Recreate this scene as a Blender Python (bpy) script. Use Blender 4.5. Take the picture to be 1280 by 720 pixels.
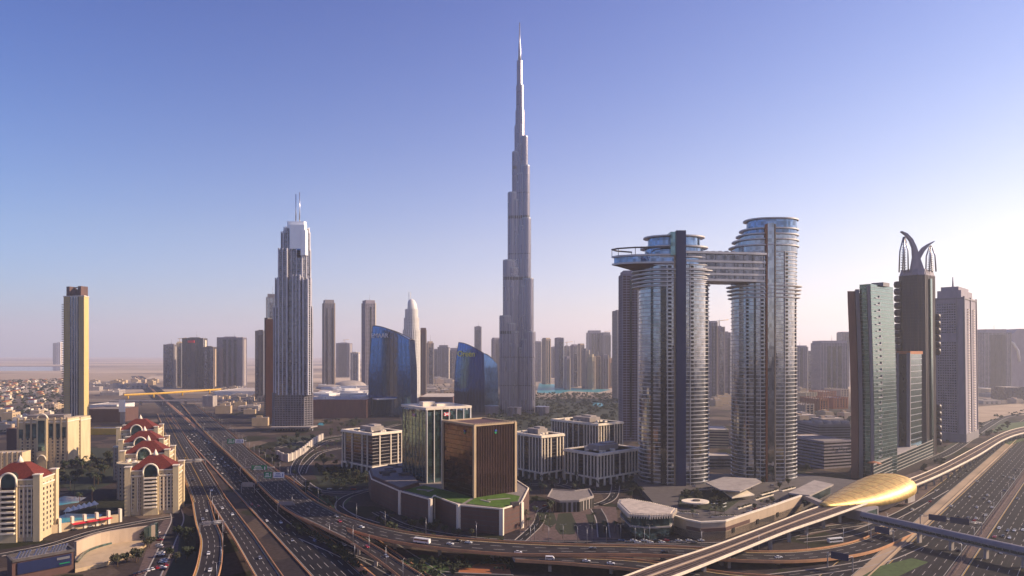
import bpy, bmesh, math, random
from mathutils import Vector
R = math.radians
for o in list(bpy.data.objects): bpy.data.objects.remove(o)
SC = bpy.context.scene; COL = SC.collection
random.seed(7)
F = 850.0; H = 130.0; HY = 441.0            # focal length in photo pixels, eye height, horizon row
# ---------------- camera
cd = bpy.data.cameras.new('camera'); cam = bpy.data.objects.new('camera', cd); COL.objects.link(cam)
cam.location = (0, 0, H); cam.rotation_euler = (R(90), 0, 0)
cd.sensor_width = 36; cd.lens = F/1280*36; cd.shift_y = (HY-360)/1280; cd.clip_start = 1; cd.clip_end = 60000
SC.camera = cam
# ---------------- sky and sun
HAZE = 0.000080; ALB = 1.25
SUN_AZ = R(6); SUN_EL = R(27)               # azimuth measured from +X towards +Y
W = bpy.data.worlds.new('World'); SC.world = W; W.use_nodes = True
nt = W.node_tree; N = nt.nodes; L = nt.links
bgn = N['Background']; bgn.inputs[1].default_value = 0.075
sky = N.new('ShaderNodeTexSky'); sky.sky_type = 'NISHITA'; sky.sun_disc = False
sky.sun_elevation = SUN_EL; sky.sun_rotation = math.pi/2-SUN_AZ
sky.air_density = 1.3; sky.dust_density = 0.6; sky.ozone_density = 1.6
tc = N.new('ShaderNodeTexCoord'); sx = N.new('ShaderNodeSeparateXYZ'); L.new(tc.outputs['Generated'], sx.inputs[0])
rp = N.new('ShaderNodeValToRGB'); L.new(sx.outputs['Z'], rp.inputs[0])   # tint by height above the horizon
el = rp.color_ramp.elements
el[0].position = 0.0; el[0].color = (1.20, 1.18, 1.62, 1); el[1].position = 0.6; el[1].color = (0.29, 0.44, 1.05, 1)
e = el.new(0.16); e.color = (1.16, 1.05, 1.32, 1)
e = el.new(0.36); e.color = (0.72, 0.76, 1.22, 1)
mx = N.new('ShaderNodeMix'); mx.data_type = 'RGBA'; mx.blend_type = 'MULTIPLY'; mx.inputs[0].default_value = 1
L.new(sky.outputs[0], mx.inputs[6]); L.new(rp.outputs[0], mx.inputs[7])
mr = N.new('ShaderNodeMapRange'); mr.inputs[1].default_value = -1; mr.inputs[2].default_value = 1; L.new(sx.outputs['X'], mr.inputs[0])
r2 = N.new('ShaderNodeValToRGB'); L.new(mr.outputs[0], r2.inputs[0])      # clearer air away from the sun, paler towards it
e2 = r2.color_ramp.elements; e2[0].position = .2; e2[0].color = (.45, .65, .84, 1); e2[1].position = .8; e2[1].color = (1.08, 1.04, .94, 1); q = e2.new(.5); q.color = (.92, .91, .98, 1)
m3 = N.new('ShaderNodeMix'); m3.data_type = 'RGBA'; m3.blend_type = 'MULTIPLY'; m3.inputs[0].default_value = 1
L.new(mx.outputs[2], m3.inputs[6]); L.new(r2.outputs[0], m3.inputs[7]); L.new(m3.outputs[2], bgn.inputs[0])
sd = bpy.data.lights.new('sun', 'SUN'); so = bpy.data.objects.new('sun', sd); COL.objects.link(so)
sd.energy = 5.0; sd.angle = R(0.6); sd.color = (1.0, 0.77, 0.53)
sdir = Vector((math.cos(SUN_AZ)*math.cos(SUN_EL), math.sin(SUN_AZ)*math.cos(SUN_EL), math.sin(SUN_EL)))
so.rotation_euler = sdir.to_track_quat('Z', 'Y').to_euler(); so.location = sdir*900
vs = SC.view_settings; vs.view_transform = 'Standard'; vs.look = 'None'; vs.gamma = 1; vs.exposure = 0.88; vs.use_curve_mapping = False
SC.cycles.volume_bounces = 1; SC.cycles.max_bounces = 6; SC.cycles.volume_max_steps = 64

# ---------------- coordinates
def G(px, py, z=0.0):
    Y = F*(H-z)/(py-HY); return Vector(((px-640)*Y/F, Y, z))
def Zt(py, Y): return H+(HY-py)*Y/F
def Xt(px, Y): return (px-640)*Y/F
def PX(v): return 640+v[0]*F/max(v[1], 1)
# ---------------- mesh builder
class MB:
    def __init__(s): s.v = []; s.f = []; s.m = []; s.sm = []; s.cut = []
    def mark(s): s.cut.append((len(s.v), len(s.f)))
    def face(s, idx, m=0, sm=False): s.f.append(idx); s.m.append(m); s.sm.append(sm)
    def add(s, pts): n = len(s.v); s.v.extend([tuple(p) for p in pts]); return n
    def quad(s, a, b, c, d, m=0): n = s.add((a, b, c, d)); s.face((n, n+1, n+2, n+3), m)
    def prism(s, poly, z0, z1, m=0, mt=None, caps=True, sm=False):
        s.mark(); k = len(poly); n = s.add([(p[0], p[1], z0) for p in poly]); s.add([(p[0], p[1], z1) for p in poly])
        for i in range(k):
            j = (i+1) % k; s.face((n+i, n+j, n+k+j, n+k+i), m, sm)
        if caps:
            s.face(tuple(range(n+k, n+2*k)), m if mt is None else mt); s.face(tuple(range(n+k-1, n-1, -1)), m)
        return s
    def loft(s, rings, m=0, caps=True, sm=False, closed=True):
        s.mark(); k = len(rings[0]); n = s.add([p for r in rings for p in r])
        for q in range(len(rings)-1):
            for i in range(k if closed else k-1):
                j = (i+1) % k; a = n+q*k
                s.face((a+i, a+j, a+k+j, a+k+i), m, sm)
        if caps and closed:
            s.face(tuple(range(n+k-1, n-1, -1)), m); e = n+(len(rings)-1)*k; s.face(tuple(range(e, e+k)), m)
        return s
    def box(s, x0, y0, z0, x1, y1, z1, m=0):
        return s.prism([(x0, y0), (x1, y0), (x1, y1), (x0, y1)], z0, z1, m)
    def obox(s, c, d, hl, hw, z0, z1, m=0):            # centre, direction, half length, half width
        d = Vector((d[0], d[1])).normalized(); n = Vector((-d.y, d.x)); c = Vector((c[0], c[1]))
        return s.prism([c-d*hl-n*hw, c+d*hl-n*hw, c+d*hl+n*hw, c-d*hl+n*hw], z0, z1, m)
    def tube(s, pts, r, k=6, m=0, sm=True):
        rings = []
        for i, p in enumerate(pts):
            p = Vector(p); a = Vector(pts[max(i-1, 0)]); b = Vector(pts[min(i+1, len(pts)-1)])
            t = (b-a).normalized(); u = t.cross(Vector((0, 0, 1)))
            if u.length < 1e-3: u = Vector((1, 0, 0))
            u.normalize(); w = u.cross(t); rr = r[i] if isinstance(r, (list, tuple)) else r
            rings.append([p+u*rr*math.cos(-2*math.pi*q/k)+w*rr*math.sin(-2*math.pi*q/k) for q in range(k)])
        return s.loft(rings, m, True, sm)
    def build(s, name, mats, parent=None, kind=None):
        me = bpy.data.meshes.new(name); me.from_pydata(s.v, [], s.f)
        if not isinstance(mats, (list, tuple)): mats = [mats]
        for q in mats: me.materials.append(q)
        me.polygons.foreach_set('material_index', s.m); me.polygons.foreach_set('use_smooth', s.sm)
        o = bpy.data.objects.new(name, me); COL.objects.link(o)
        if parent is not None:
            off = WL.get(parent.name, Vector((0, 0, 0)))
            if off.length > 0: me.transform(__import__('mathutils').Matrix.Translation(-off))
            o.parent = parent; WL[o.name] = off
        me.update()
        if kind: o['kind'] = kind
        return o
def each(mb, name, mats, parent, cap=100):
    """every shape collected in mb becomes a part of its own (past cap: one stuff part)"""
    cuts = mb.cut+[(len(mb.v), len(mb.f))]; last = None
    for i in range(len(mb.cut)):
        (v0, f0), (v1, f1) = cuts[i], cuts[i+1]
        if i == cap: v1, f1 = len(mb.v), len(mb.f)
        q = MB(); q.v = mb.v[v0:v1]; q.f = [tuple(x-v0 for x in f) for f in mb.f[f0:f1]]; q.m = mb.m[f0:f1]; q.sm = mb.sm[f0:f1]
        last = q.build(name, mats, parent, 'stuff' if i == cap else None)
        if i == cap: break
    return last
WL = {}; REG = []
def tag(o, label, cat, group=None):
    o['category'] = cat
    if group: o['group'] = group
    if label is not None: o['label'] = label
    return o
def thing(name, label, cat, loc=(0, 0, 0), group=None, rz=0):
    o = bpy.data.objects.new(name, None); COL.objects.link(o); o.location = loc; o.rotation_euler = (0, 0, rz)
    o.empty_display_size = 2; WL[o.name] = Vector(loc); return tag(o, label, cat, group)
def ordlab(o, desc, way='left'): REG.append((o, desc, way))     # labels numbered at the end of the script
def copy_tree(o, parent=None, loc=None, rz=None):
    c = o.copy(); COL.objects.link(c)
    if parent: c.parent = parent
    if loc is not None: c.location = loc; c.rotation_euler = (0, 0, rz or 0)
    for ch in o.children: copy_tree(ch, c)
    return c
def offset(poly, d):
    n = len(poly); out = []
    for i in range(n):
        p0 = Vector(poly[i-1][:2]); p1 = Vector(poly[i][:2]); p2 = Vector(poly[(i+1) % n][:2])
        a = (p1-p0).normalized(); b = (p2-p1).normalized(); na = Vector((a.y, -a.x)); nb = Vector((b.y, -b.x))
        m = na+nb; m = m/(max(m.length_squared, .3)/2) ; out.append(p1+m*d)
    return out
def spl(pts, step=8.0):
    P = [Vector(p) for p in pts]; P = [P[0]*2-P[1]]+P+[P[-1]*2-P[-2]]; out = []
    for i in range(1, len(P)-2):
        a, b, c, d = P[i-1:i+3]; n = max(2, int((c-b).length/step))
        for k in range(n):
            t = k/n; out.append(.5*((2*b)+(c-a)*t+(2*a-5*b+4*c-d)*t*t+(3*b-a-3*c+d)*t**3))
    out.append(P[-2]); return out
def tanv(pts, i):
    a = pts[max(i-1, 0)]; b = pts[min(i+1, len(pts)-1)]; t = Vector((b[0]-a[0], b[1]-a[1])); return t.normalized()
def rectc(px, Y, pxl, pxr, th):
    """rectangle seen corner-on: corner column px at distance Y, far ends of its two faces at columns pxl, pxr"""
    C = Vector((Xt(px, Y), Y)); a = Vector((math.cos(R(th)), math.sin(R(th)))); b = Vector((-a.y, a.x))
    f = lambda q, e: ((q-640)*C.y-F*C.x)/(F*e.x-(q-640)*e.y)
    r = C+a*f(pxr, a); l = C+b*f(pxl, b); return [C, r, r+l-C, l]
def rectf(pxl, pxr, Y, d, th=0):
    x0 = Xt(pxl, Y); x1 = Xt(pxr, Y); c = Vector(((x0+x1)/2, Y+d/2)); w = (x1-x0)/2
    if th: w = max(w*.5, (w-d/2*abs(math.sin(R(th))))/math.cos(R(th)))
    a = Vector((math.cos(R(th)), math.sin(R(th)))); b = Vector((-a.y, a.x))
    return [c-a*w-b*d/2, c+a*w-b*d/2, c+a*w+b*d/2, c-a*w+b*d/2]
def ctr(poly): return sum((Vector(p[:2]) for p in poly), Vector((0, 0)))/len(poly)

# ---------------- materials
def nodes(name):
    m = bpy.data.materials.new(name); m.use_nodes = True; t = m.node_tree
    return m, t, t.nodes, t.links, t.nodes['Principled BSDF']
def mat(name, c, rough=.75, metal=0.0, scale=.15, amt=.22, streak=1.0, emit=None, spec=.4, bump=0):
    c = tuple(.95*x**ALB for x in c)
    m, t, n, l, b = nodes(name)
    b.inputs['Roughness'].default_value = rough; b.inputs['Metallic'].default_value = metal; b.inputs['Specular IOR Level'].default_value = spec
    g = n.new('ShaderNodeNewGeometry'); mp = n.new('ShaderNodeMapping'); mp.inputs['Scale'].default_value = (1, 1, 1/streak)
    l.new(g.outputs['Position'], mp.inputs[0])
    a = n.new('ShaderNodeTexNoise'); a.inputs['Scale'].default_value = scale; a.inputs['Detail'].default_value = 8; a.inputs['Roughness'].default_value = .65; l.new(mp.outputs[0], a.inputs[0])
    r = n.new('ShaderNodeValToRGB'); l.new(a.outputs[0], r.inputs[0])
    r.color_ramp.elements[0].position = .3; r.color_ramp.elements[1].position = .7
    r.color_ramp.elements[0].color = [x*(1-amt) for x in c]+[1]; r.color_ramp.elements[1].color = [min(1, x*(1+amt)) for x in c]+[1]
    l.new(r.outputs[0], b.inputs['Base Color'])
    if bump:
        bp = n.new('ShaderNodeBump'); bp.inputs['Strength'].default_value = bump; bp.inputs['Distance'].default_value = .3; l.new(a.outputs[0], bp.inputs['Height']); l.new(bp.outputs[0], b.inputs['Normal'])
    if emit: b.inputs['Emission Color'].default_value = (*c, 1); b.inputs['Emission Strength'].default_value = emit
    return m
def glass(name, c, metal=.3, rough=.08, cell=(2.4, 2.4, 3.6), tilt=.03, var=.5, lit=0):
    """opaque reflecting curtain wall: every pane tilts and tints slightly"""
    m, t, n, l, b = nodes(name)
    b.inputs['Metallic'].default_value = metal; b.inputs['Specular IOR Level'].default_value = .8
    g = n.new('ShaderNodeNewGeometry')
    d = n.new('ShaderNodeVectorMath'); d.operation = 'DIVIDE'; d.inputs[1].default_value = cell; l.new(g.outputs['Position'], d.inputs[0])
    fl = n.new('ShaderNodeVectorMath'); fl.operation = 'FLOOR'; l.new(d.outputs[0], fl.inputs[0])
    w = n.new('ShaderNodeTexWhiteNoise'); w.noise_dimensions = '3D'; l.new(fl.outputs[0], w.inputs[0])
    s = n.new('ShaderNodeVectorMath'); s.operation = 'SUBTRACT'; s.inputs[1].default_value = (.5, .5, .5); l.new(w.outputs['Color'], s.inputs[0])
    k = n.new('ShaderNodeVectorMath'); k.operation = 'SCALE'; k.inputs['Scale'].default_value = tilt; l.new(s.outputs[0], k.inputs[0])
    a = n.new('ShaderNodeVectorMath'); a.operation = 'ADD'; l.new(k.outputs[0], a.inputs[0]); l.new(g.outputs['Normal'], a.inputs[1])
    z = n.new('ShaderNodeVectorMath'); z.operation = 'NORMALIZE'; l.new(a.outputs[0], z.inputs[0]); l.new(z.outputs[0], b.inputs['Normal'])
    r = n.new('ShaderNodeValToRGB'); l.new(w.outputs['Value'], r.inputs[0])
    e = r.color_ramp.elements; e[0].color = [x*(1-var) for x in c]+[1]; e[1].color = [min(1, x*(1+var)) for x in c]+[1]
    l.new(r.outputs[0], b.inputs['Base Color'])
    mr = n.new('ShaderNodeMapRange'); mr.inputs[3].default_value = rough; mr.inputs[4].default_value = rough+.12; l.new(w.outputs['Value'], mr.inputs[0]); l.new(mr.outputs[0], b.inputs['Roughness'])
    return m
M = {}
M['conc'] = mat('concrete', (.38, .34, .32), .85, amt=.25, streak=4)
M['concd'] = mat('dark_concrete', (.13, .115, .115), .85, amt=.3, streak=4)
M['beige'] = mat('beige_stone', (.52, .41, .28), .8, amt=.15, streak=3)
M['cream'] = mat('cream_render', (.60, .50, .34), .8, amt=.15, streak=5)
M['sandst'] = mat('pale_sand_stone', (.50, .40, .31), .8, amt=.12, streak=3)
M['white'] = mat('white_cladding', (.68, .66, .64), .55, amt=.12, streak=4)
M['ivory'] = mat('ivory_stone', (.76, .68, .57), .7, amt=.15, streak=4)
M['grey'] = mat('grey_cladding', (.27, .25, .27), .6, amt=.15, streak=4)
M['mauve'] = mat('grey_mauve_render', (.33, .30, .35), .75, amt=.18, streak=4)  # lightened and greyed so the colour adds haze to the far towers
M['brown'] = mat('brown_stone', (.15, .085, .075), .7, amt=.2, streak=4)
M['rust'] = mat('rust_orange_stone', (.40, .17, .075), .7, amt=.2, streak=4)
M['roofred'] = mat('red_roof_tiles', (.19, .055, .045), .8, scale=.9, amt=.5, spec=.15)
M['roofgrey'] = mat('grey_roof_gravel', (.26, .23, .22), .9, scale=.6, amt=.35)
M['roofpale'] = mat('pale_roof_screed', (.50, .44, .39), .9, scale=.3, amt=.3)
M['steel'] = mat('brushed_steel', (.42, .42, .46), .38, .8, amt=.15, streak=8)
M['bsteel'] = mat('bright_steel', (.62, .62, .66), .3, .85, amt=.1, streak=8)
M['alu'] = mat('aluminium_bands', (.60, .57, .56), .42, .35, amt=.12)
M['dark'] = mat('black_metal', (.03, .028, .03), .5, .2)
M['black'] = mat('dark_opening', (.012, .01, .012), .6)
M['gdark'] = glass('dark_curtain_glass', (.12, .12, .15), .7, .06)
M['gblack'] = glass('black_curtain_glass', (.018, .017, .022), .25, .08, tilt=.02)
M['gblue'] = glass('blue_curtain_glass', (.06, .15, .36), .95, .03, tilt=.012, var=.3)
M['ggreen'] = glass('green_curtain_glass', (.10, .17, .17), .9, .06, tilt=.015, var=.12)
M['gteal'] = glass('teal_curtain_glass', (.12, .20, .21), .85, .05, tilt=.03)
M['gsky'] = glass('silver_curtain_glass', (.28, .30, .34), .95, .03, tilt=.015, var=.3)
M['gburj'] = glass('silver_blue_reflecting_glass', (.22, .205, .27), .75, .25, (5, 5, 30), .008, .08)
M['gbrown'] = glass('bronze_curtain_glass', (.09, .055, .05), .85, .07, tilt=.03)
M['gold_cream'] = mat('golden_cream_render', (.62, .49, .24), .8, amt=.12, streak=5)
M['bwhite'] = mat('bright_white_panels', (.95, .95, .95), .35, .1, amt=.04)
M['ysign'] = mat('yellow_sign_letters', (.95, .85, .15), .5, amt=.05)
M['rlawn'] = mat('bright_lawn', (.12, .19, .05), .95, scale=.3, amt=.35, spec=.1)
M['wear'] = mat('tyre_worn_asphalt', (.025, .024, .030), .85, scale=.05, amt=.6, spec=.15)
M['gcrown'] = glass('blue_grey_crown_glass', (.17, .25, .38), .75, .06)
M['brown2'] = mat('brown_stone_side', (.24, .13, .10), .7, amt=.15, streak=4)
M['dmauve'] = mat('dark_mauve_panels', (.075, .055, .065), .45, .2, amt=.2, streak=6)
M['gfar'] = glass('grey_window_glass', (.075, .075, .10), .6, .10)
M['navy'] = mat('navy_panels', (.04, .055, .14), .35, .3, amt=.2, streak=6)
M['asph'] = mat('asphalt', (.038, .036, .046), .9, scale=.06, amt=.6, spec=.08)
M['asph2'] = mat('worn_asphalt', (.058, .052, .058), .9, scale=.1, amt=.4, spec=.08)
M['pave'] = mat('paving', (.17, .13, .125), .9, scale=.3, amt=.4, spec=.1)
M['orange'] = mat('warm_sandstone_parapet', (.52, .30, .17), .8, amt=.18)
M['line'] = mat('white_road_paint', (.42, .40, .38), .7, scale=1.5, amt=.3)
M['yline'] = mat('yellow_road_paint', (.55, .36, .08), .7, scale=1.5, amt=.3)
M['grass'] = mat('lawn', (.07, .115, .028), .95, scale=.3, amt=.4)
M['dgrass'] = mat('dark_planting', (.035, .045, .02), .95, scale=.3, amt=.5)
M['leafA'] = mat('green_leaves', (.055, .07, .03), .8, scale=.5, amt=.5)
M['leafB'] = mat('dusty_leaves', (.085, .085, .045), .8, scale=.5, amt=.45)
M['palm'] = mat('palm_fronds', (.075, .09, .04), .7, scale=.7, amt=.4)
M['bark'] = mat('bark', (.14, .095, .065), .9, scale=3)
M['gold'] = mat('gold_shell_panels', (.62, .46, .19), .5, .45, scale=.25, amt=.35)
M['green'] = mat('green_sign_face', (.0, .28, .13), .5, amt=.05)
M['blue'] = mat('blue_sign_face', (.02, .10, .35), .5, amt=.05)
M['red'] = mat('red_sign_face', (.65, .02, .05), .5, amt=.05)
M['signw'] = mat('white_sign_face', (.8, .8, .8), .5, amt=.03)
M['yellow'] = mat('yellow_paint', (.62, .40, .06), .6, amt=.15)
M['pool'] = mat('pool_water', (.08, .38, .46), .25, scale=.2, amt=.3, spec=.8)
M['lagoon'] = mat('lagoon_water', (.07, .36, .40), .3, scale=.2, amt=.3, spec=.8)
for k, c in (('white', (.75, .75, .74)), ('silver', (.42, .43, .45)), ('black', (.02, .02, .022)), ('red', (.42, .02, .02)), ('grey', (.15, .15, .16)), ('blue', (.04, .09, .22)), ('yellow', (.62, .42, .03))):
    M['car_'+k] = mat(k+'_car_paint', c, .25, .1 if k != 'silver' else .6, amt=.05, spec=.7)
M['carglass'] = mat('car_glass', (.015, .016, .02), .08, spec=.9, amt=.05)
M['tyre'] = mat('tyre_rubber', (.02, .02, .02), .9)
# ---------------- facade kit
def bands(mb, poly, z0, z1, fh, bh, d, m=0, start=0):
    z = z0+start; pl = offset(poly, d)
    while z+bh <= z1+.01: mb.prism(pl, z, z+bh, m); z += fh
def piers(mb, poly, z0, z1, bay, pw, pd, m=0, edges=None, ends=True):
    n = len(poly)
    for i in range(n):
        if edges is not None and i not in edges: continue
        a = Vector(poly[i][:2]); b = Vector(poly[(i+1) % n][:2]); Ld = (b-a).length
        if Ld < pw*2: continue
        d = (b-a)/Ld; nr = Vector((d.y, -d.x)); k = max(1, round(Ld/bay))
        for q in range(0 if ends else 1, k+1 if ends else k):
            t = min(max(q*Ld/k, pw/2), Ld-pw/2); mb.obox(a+d*t+nr*(pd/2-.2), d, pw/2, pd/2+.2, z0, z1, m)
def roofkit(root, poly, z, rng, par=1.3, mroof='roofgrey', mpar=None, plant=True):
    mpar = mpar or M['conc']; mb = MB(); inn = offset(poly, -.5); n = len(poly); out = offset(poly, .12)
    for i in range(n):
        j = (i+1) % n; mb.prism([out[i], out[j], inn[j], inn[i]], z-.4, z+par)
    mb.build('parapet', mpar, root)
    rf = MB().prism(inn, z-.3, z+.15).build('roof', M[mroof], root)
    if plant:
        c = ctr(poly); e = Vector(poly[1][:2])-Vector(poly[0][:2]); w = e.length; d = e/w; nn = Vector((-d.y, d.x)); h = (Vector(poly[-1][:2])-Vector(poly[0][:2])).length
        mb = MB(); mb.obox(c+d*w*rng.uniform(-.1, .1), d, w*.22, h*.2, z+.1, z+4.2); mb.obox(c-d*w*.2-nn*h*.12, d, w*.09, h*.12, z+.1, z+2.8); mb.build('plant_room', mpar, rf)
        mb = MB()
        for q in range(9):
            mb.obox(c+d*w*rng.uniform(-.4, .4)+nn*h*rng.uniform(-.4, .4), d, rng.uniform(.8, 2), rng.uniform(.8, 1.6), z+.1, z+rng.uniform(1.2, 2.4))
        each(mb, 'roof_unit', M['roofgrey'], rf)
def tower(name, label, cat, poly, z1, wall, band, fh=3.8, bh=1.1, bd=.25, bay=6, pw=.8, pd=.5, pier=None, group=None, z0=0, seed=1, crown=None, roof='roofgrey', edges=None):
    c = ctr(poly); root = thing(name, label, cat, (c.x, c.y, z0), group)
    MB().prism(poly, z0, z1).build('glass_wall', M[wall], root)
    if bh:
        mb = MB(); bands(mb, poly, z0, z1, fh, bh, bd); mb.build('floor_bands', M[band], root)
    if pw:
        mb = MB(); piers(mb, poly, z0, z1+.6, bay, pw, pd, edges=edges); mb.build('piers', M[pier or band], root)
    roofkit(root, poly, z1, random.Random(seed), mroof=roof, mpar=M[pier or band])
    if crown:
        k, h = crown; MB().prism(offset(poly, -k), z1, z1+h).build('crown', M[band], root)
    return root
def wins(root, a, b, cols, rows, z0, dz, w, h, m='gdark', inset=0, name='window', out=.06, cnt=None):
    """a grid of single windows on the wall from a to b, each window its own part"""
    a = Vector(a[:2]); b = Vector(b[:2]); Ld = (b-a).length; d = (b-a)/Ld; nr = Vector((d.y, -d.x)); cnt = cnt if cnt is not None else [0]
    ang = math.atan2(d.y, d.x); proto = None; off = WL[root.name]; rest = MB()
    for r in range(rows):
        for c in range(cols):
            t = inset+(c+.5)*(Ld-2*inset)/cols; p = a+d*t+nr*out; z = z0+r*dz
            if cnt[0] >= 100: rest.obox(p, d, w/2, .1, z, z+h); continue
            cnt[0] += 1
            if proto is None:
                mb = MB(); mb.box(-w/2, -.1, 0, w/2, .1, h); proto = mb.build(name, M[m]); o = proto; WL[o.name] = off
            else:
                o = proto.copy(); COL.objects.link(o); WL[o.name] = off
            o.parent = root; o.location = Vector((p.x, p.y, z))-off; o.rotation_euler = (0, 0, ang)
    if rest.f: rest.build(name, M[m], root, 'stuff')
    return cnt
def text(root, s, size, loc, rz, m, depth=.3, name='sign_lettering'):
    cu = bpy.data.curves.new(name, 'FONT'); cu.body = s; cu.size = size; cu.extrude = depth; cu.align_x = 'CENTER'
    t = bpy.data.objects.new('t', cu); COL.objects.link(t); bpy.context.view_layer.update()
    me = bpy.data.meshes.new_from_object(t.evaluated_get(bpy.context.evaluated_depsgraph_get())); bpy.data.objects.remove(t)
    me.materials.clear(); me.materials.append(M[m]); o = bpy.data.objects.new(name, me); COL.objects.link(o)
    o.parent = root; o.location = Vector(loc)-WL[root.name]; o.rotation_euler = (R(90), 0, rz); return o
# ================= GROUND
def ground_mat():
    m, t, n, l, b = nodes('city_ground'); b.inputs['Roughness'].default_value = .95; b.inputs['Specular IOR Level'].default_value = .08
    g = n.new('ShaderNodeNewGeometry')
    v = n.new('ShaderNodeTexVoronoi'); v.distance = 'MANHATTAN'; v.inputs['Scale'].default_value = 1/46; l.new(g.outputs['Position'], v.inputs[0])
    nz = n.new('ShaderNodeTexNoise'); nz.inputs['Scale'].default_value = .006; nz.inputs['Detail'].default_value = 8; l.new(g.outputs['Position'], nz.inputs[0])
    sp = n.new('ShaderNodeSeparateColor'); l.new(v.outputs['Color'], sp.inputs[0])
    r = n.new('ShaderNodeValToRGB'); r.color_ramp.interpolation = 'CONSTANT'; l.new(sp.outputs[0], r.inputs[0])
    e = r.color_ramp.elements; e[0].color = (.045, .034, .032, 1); e[1].position = .25; e[1].color = (.028, .023, .027, 1)
    for p, c in ((.45, (.022, .023, .013, 1)), (.62, (.075, .056, .046, 1)), (.8, (.038, .03, .03, 1)), (.92, (.12, .09, .07, 1))):
        q = e.new(p); q.color = c
    s = n.new('ShaderNodeTexNoise'); s.inputs['Scale'].default_value = .35; s.inputs['Detail'].default_value = 8; l.new(g.outputs['Position'], s.inputs[0])
    m1 = n.new('ShaderNodeMix'); m1.data_type = 'RGBA'; m1.blend_type = 'OVERLAY'; m1.inputs[0].default_value = .75; l.new(r.outputs[0], m1.inputs[6]); l.new(s.outputs[0], m1.inputs[7])
    # open desert far out: sand with darker flats
    st = n.new('ShaderNodeMapping'); st.inputs['Scale'].default_value = (.0003, .0011, 1); l.new(g.outputs['Position'], st.inputs[0])
    w = n.new('ShaderNodeTexNoise'); w.inputs['Scale'].default_value = 1; w.inputs['Detail'].default_value = 7; l.new(st.outputs[0], w.inputs[0])
    dr = n.new('ShaderNodeValToRGB'); l.new(w.outputs[0], dr.inputs[0]); e = dr.color_ramp.elements
    e[0].position = .38; e[0].color = (.13, .10, .085, 1); e[1].position = .58; e[1].color = (.46, .36, .27, 1)
    q = e.new(.47); q.color = (.27, .215, .165, 1)
    sx = n.new('ShaderNodeSeparateXYZ'); l.new(g.outputs['Position'], sx.inputs[0])
    mr = n.new('ShaderNodeMapRange'); mr.inputs[1].default_value = 1500; mr.inputs[2].default_value = 2300; l.new(sx.outputs['Y'], mr.inputs[0])
    m2 = n.new('ShaderNodeMix'); m2.data_type = 'RGBA'; l.new(mr.outputs[0], m2.inputs[0]); l.new(m1.outputs[2], m2.inputs[6]); l.new(dr.outputs[0], m2.inputs[7])
    l.new(m2.outputs[2], b.inputs['Base Color']); return m
MB().prism([(-18000, -5900), (18000, -5900), (18000, 19800), (-18000, 19800)], -.6, 0, caps=True).build('ground', ground_mat(), None, 'structure')
def sheet(name, poly, z, m, kind='structure'):
    return MB().prism([(p[0], p[1]) for p in poly], 0.0, z).build(name, M[m], None, kind)
def gp(*pp): return [G(x, y)[:2] for x, y in pp]
M['sea'] = mat('creek_water', (.05, .06, .10), .12, scale=.01, amt=.2, spec=.8)
M['sand'] = mat('sand_flat', (.40, .31, .225), .95, scale=.02, amt=.25)
sheet('water', gp((-160, 464), (70, 463.5), (112, 461.5), (112, 458.5), (-160, 458)), .03, 'sea')
sheet('sand', gp((-200, 482), (60, 480), (180, 474), (196, 468), (112, 466), (-200, 469)), .04, 'sand')
sheet('sand', gp((1172, 545), (1255, 520), (1330, 516), (1330, 500), (1225, 508), (1160, 520)), .04, 'sand')

# ================= HERO TOWERS
def ribbed(poly, amp, step):
    out = []; n = len(poly)
    for i in range(n):
        a = Vector(poly[i]); b = Vector(poly[(i+1) % n]); Ld = (b-a).length; k = max(1, round(Ld/step)); d = (b-a)/Ld; nr = Vector((d.y, -d.x))
        for q in range(k):
            out.append(a+d*(q*Ld/k)); out.append(a+d*((q+.35)*Ld/k)); out.append(a+d*((q+.40)*Ld/k)+nr*amp); out.append(a+d*((q+.62)*Ld/k)+nr*amp); out.append(a+d*((q+.67)*Ld/k))
    return out
def wingpoly(c, ang, Ld, hw, seg=7):
    d = Vector((math.cos(ang), math.sin(ang))); n = Vector((-d.y, d.x)); c = Vector(c); e = c+d*max(Ld-hw, .1)
    pts = [c-n*hw, ]
    for q in range(seg+1):
        t = -math.pi/2+math.pi*q/seg; pts.append(e+d*hw*math.cos(t)*.9+n*hw*math.sin(t))
    pts.append(c+n*hw); return pts
def circ(c, r, n=24, ry=None, rot=0): ry = ry or r; return [Vector((c[0]+r*math.cos(2*math.pi*i/n+rot), c[1]+ry*math.sin(2*math.pi*i/n+rot))) for i in range(n)]
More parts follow.
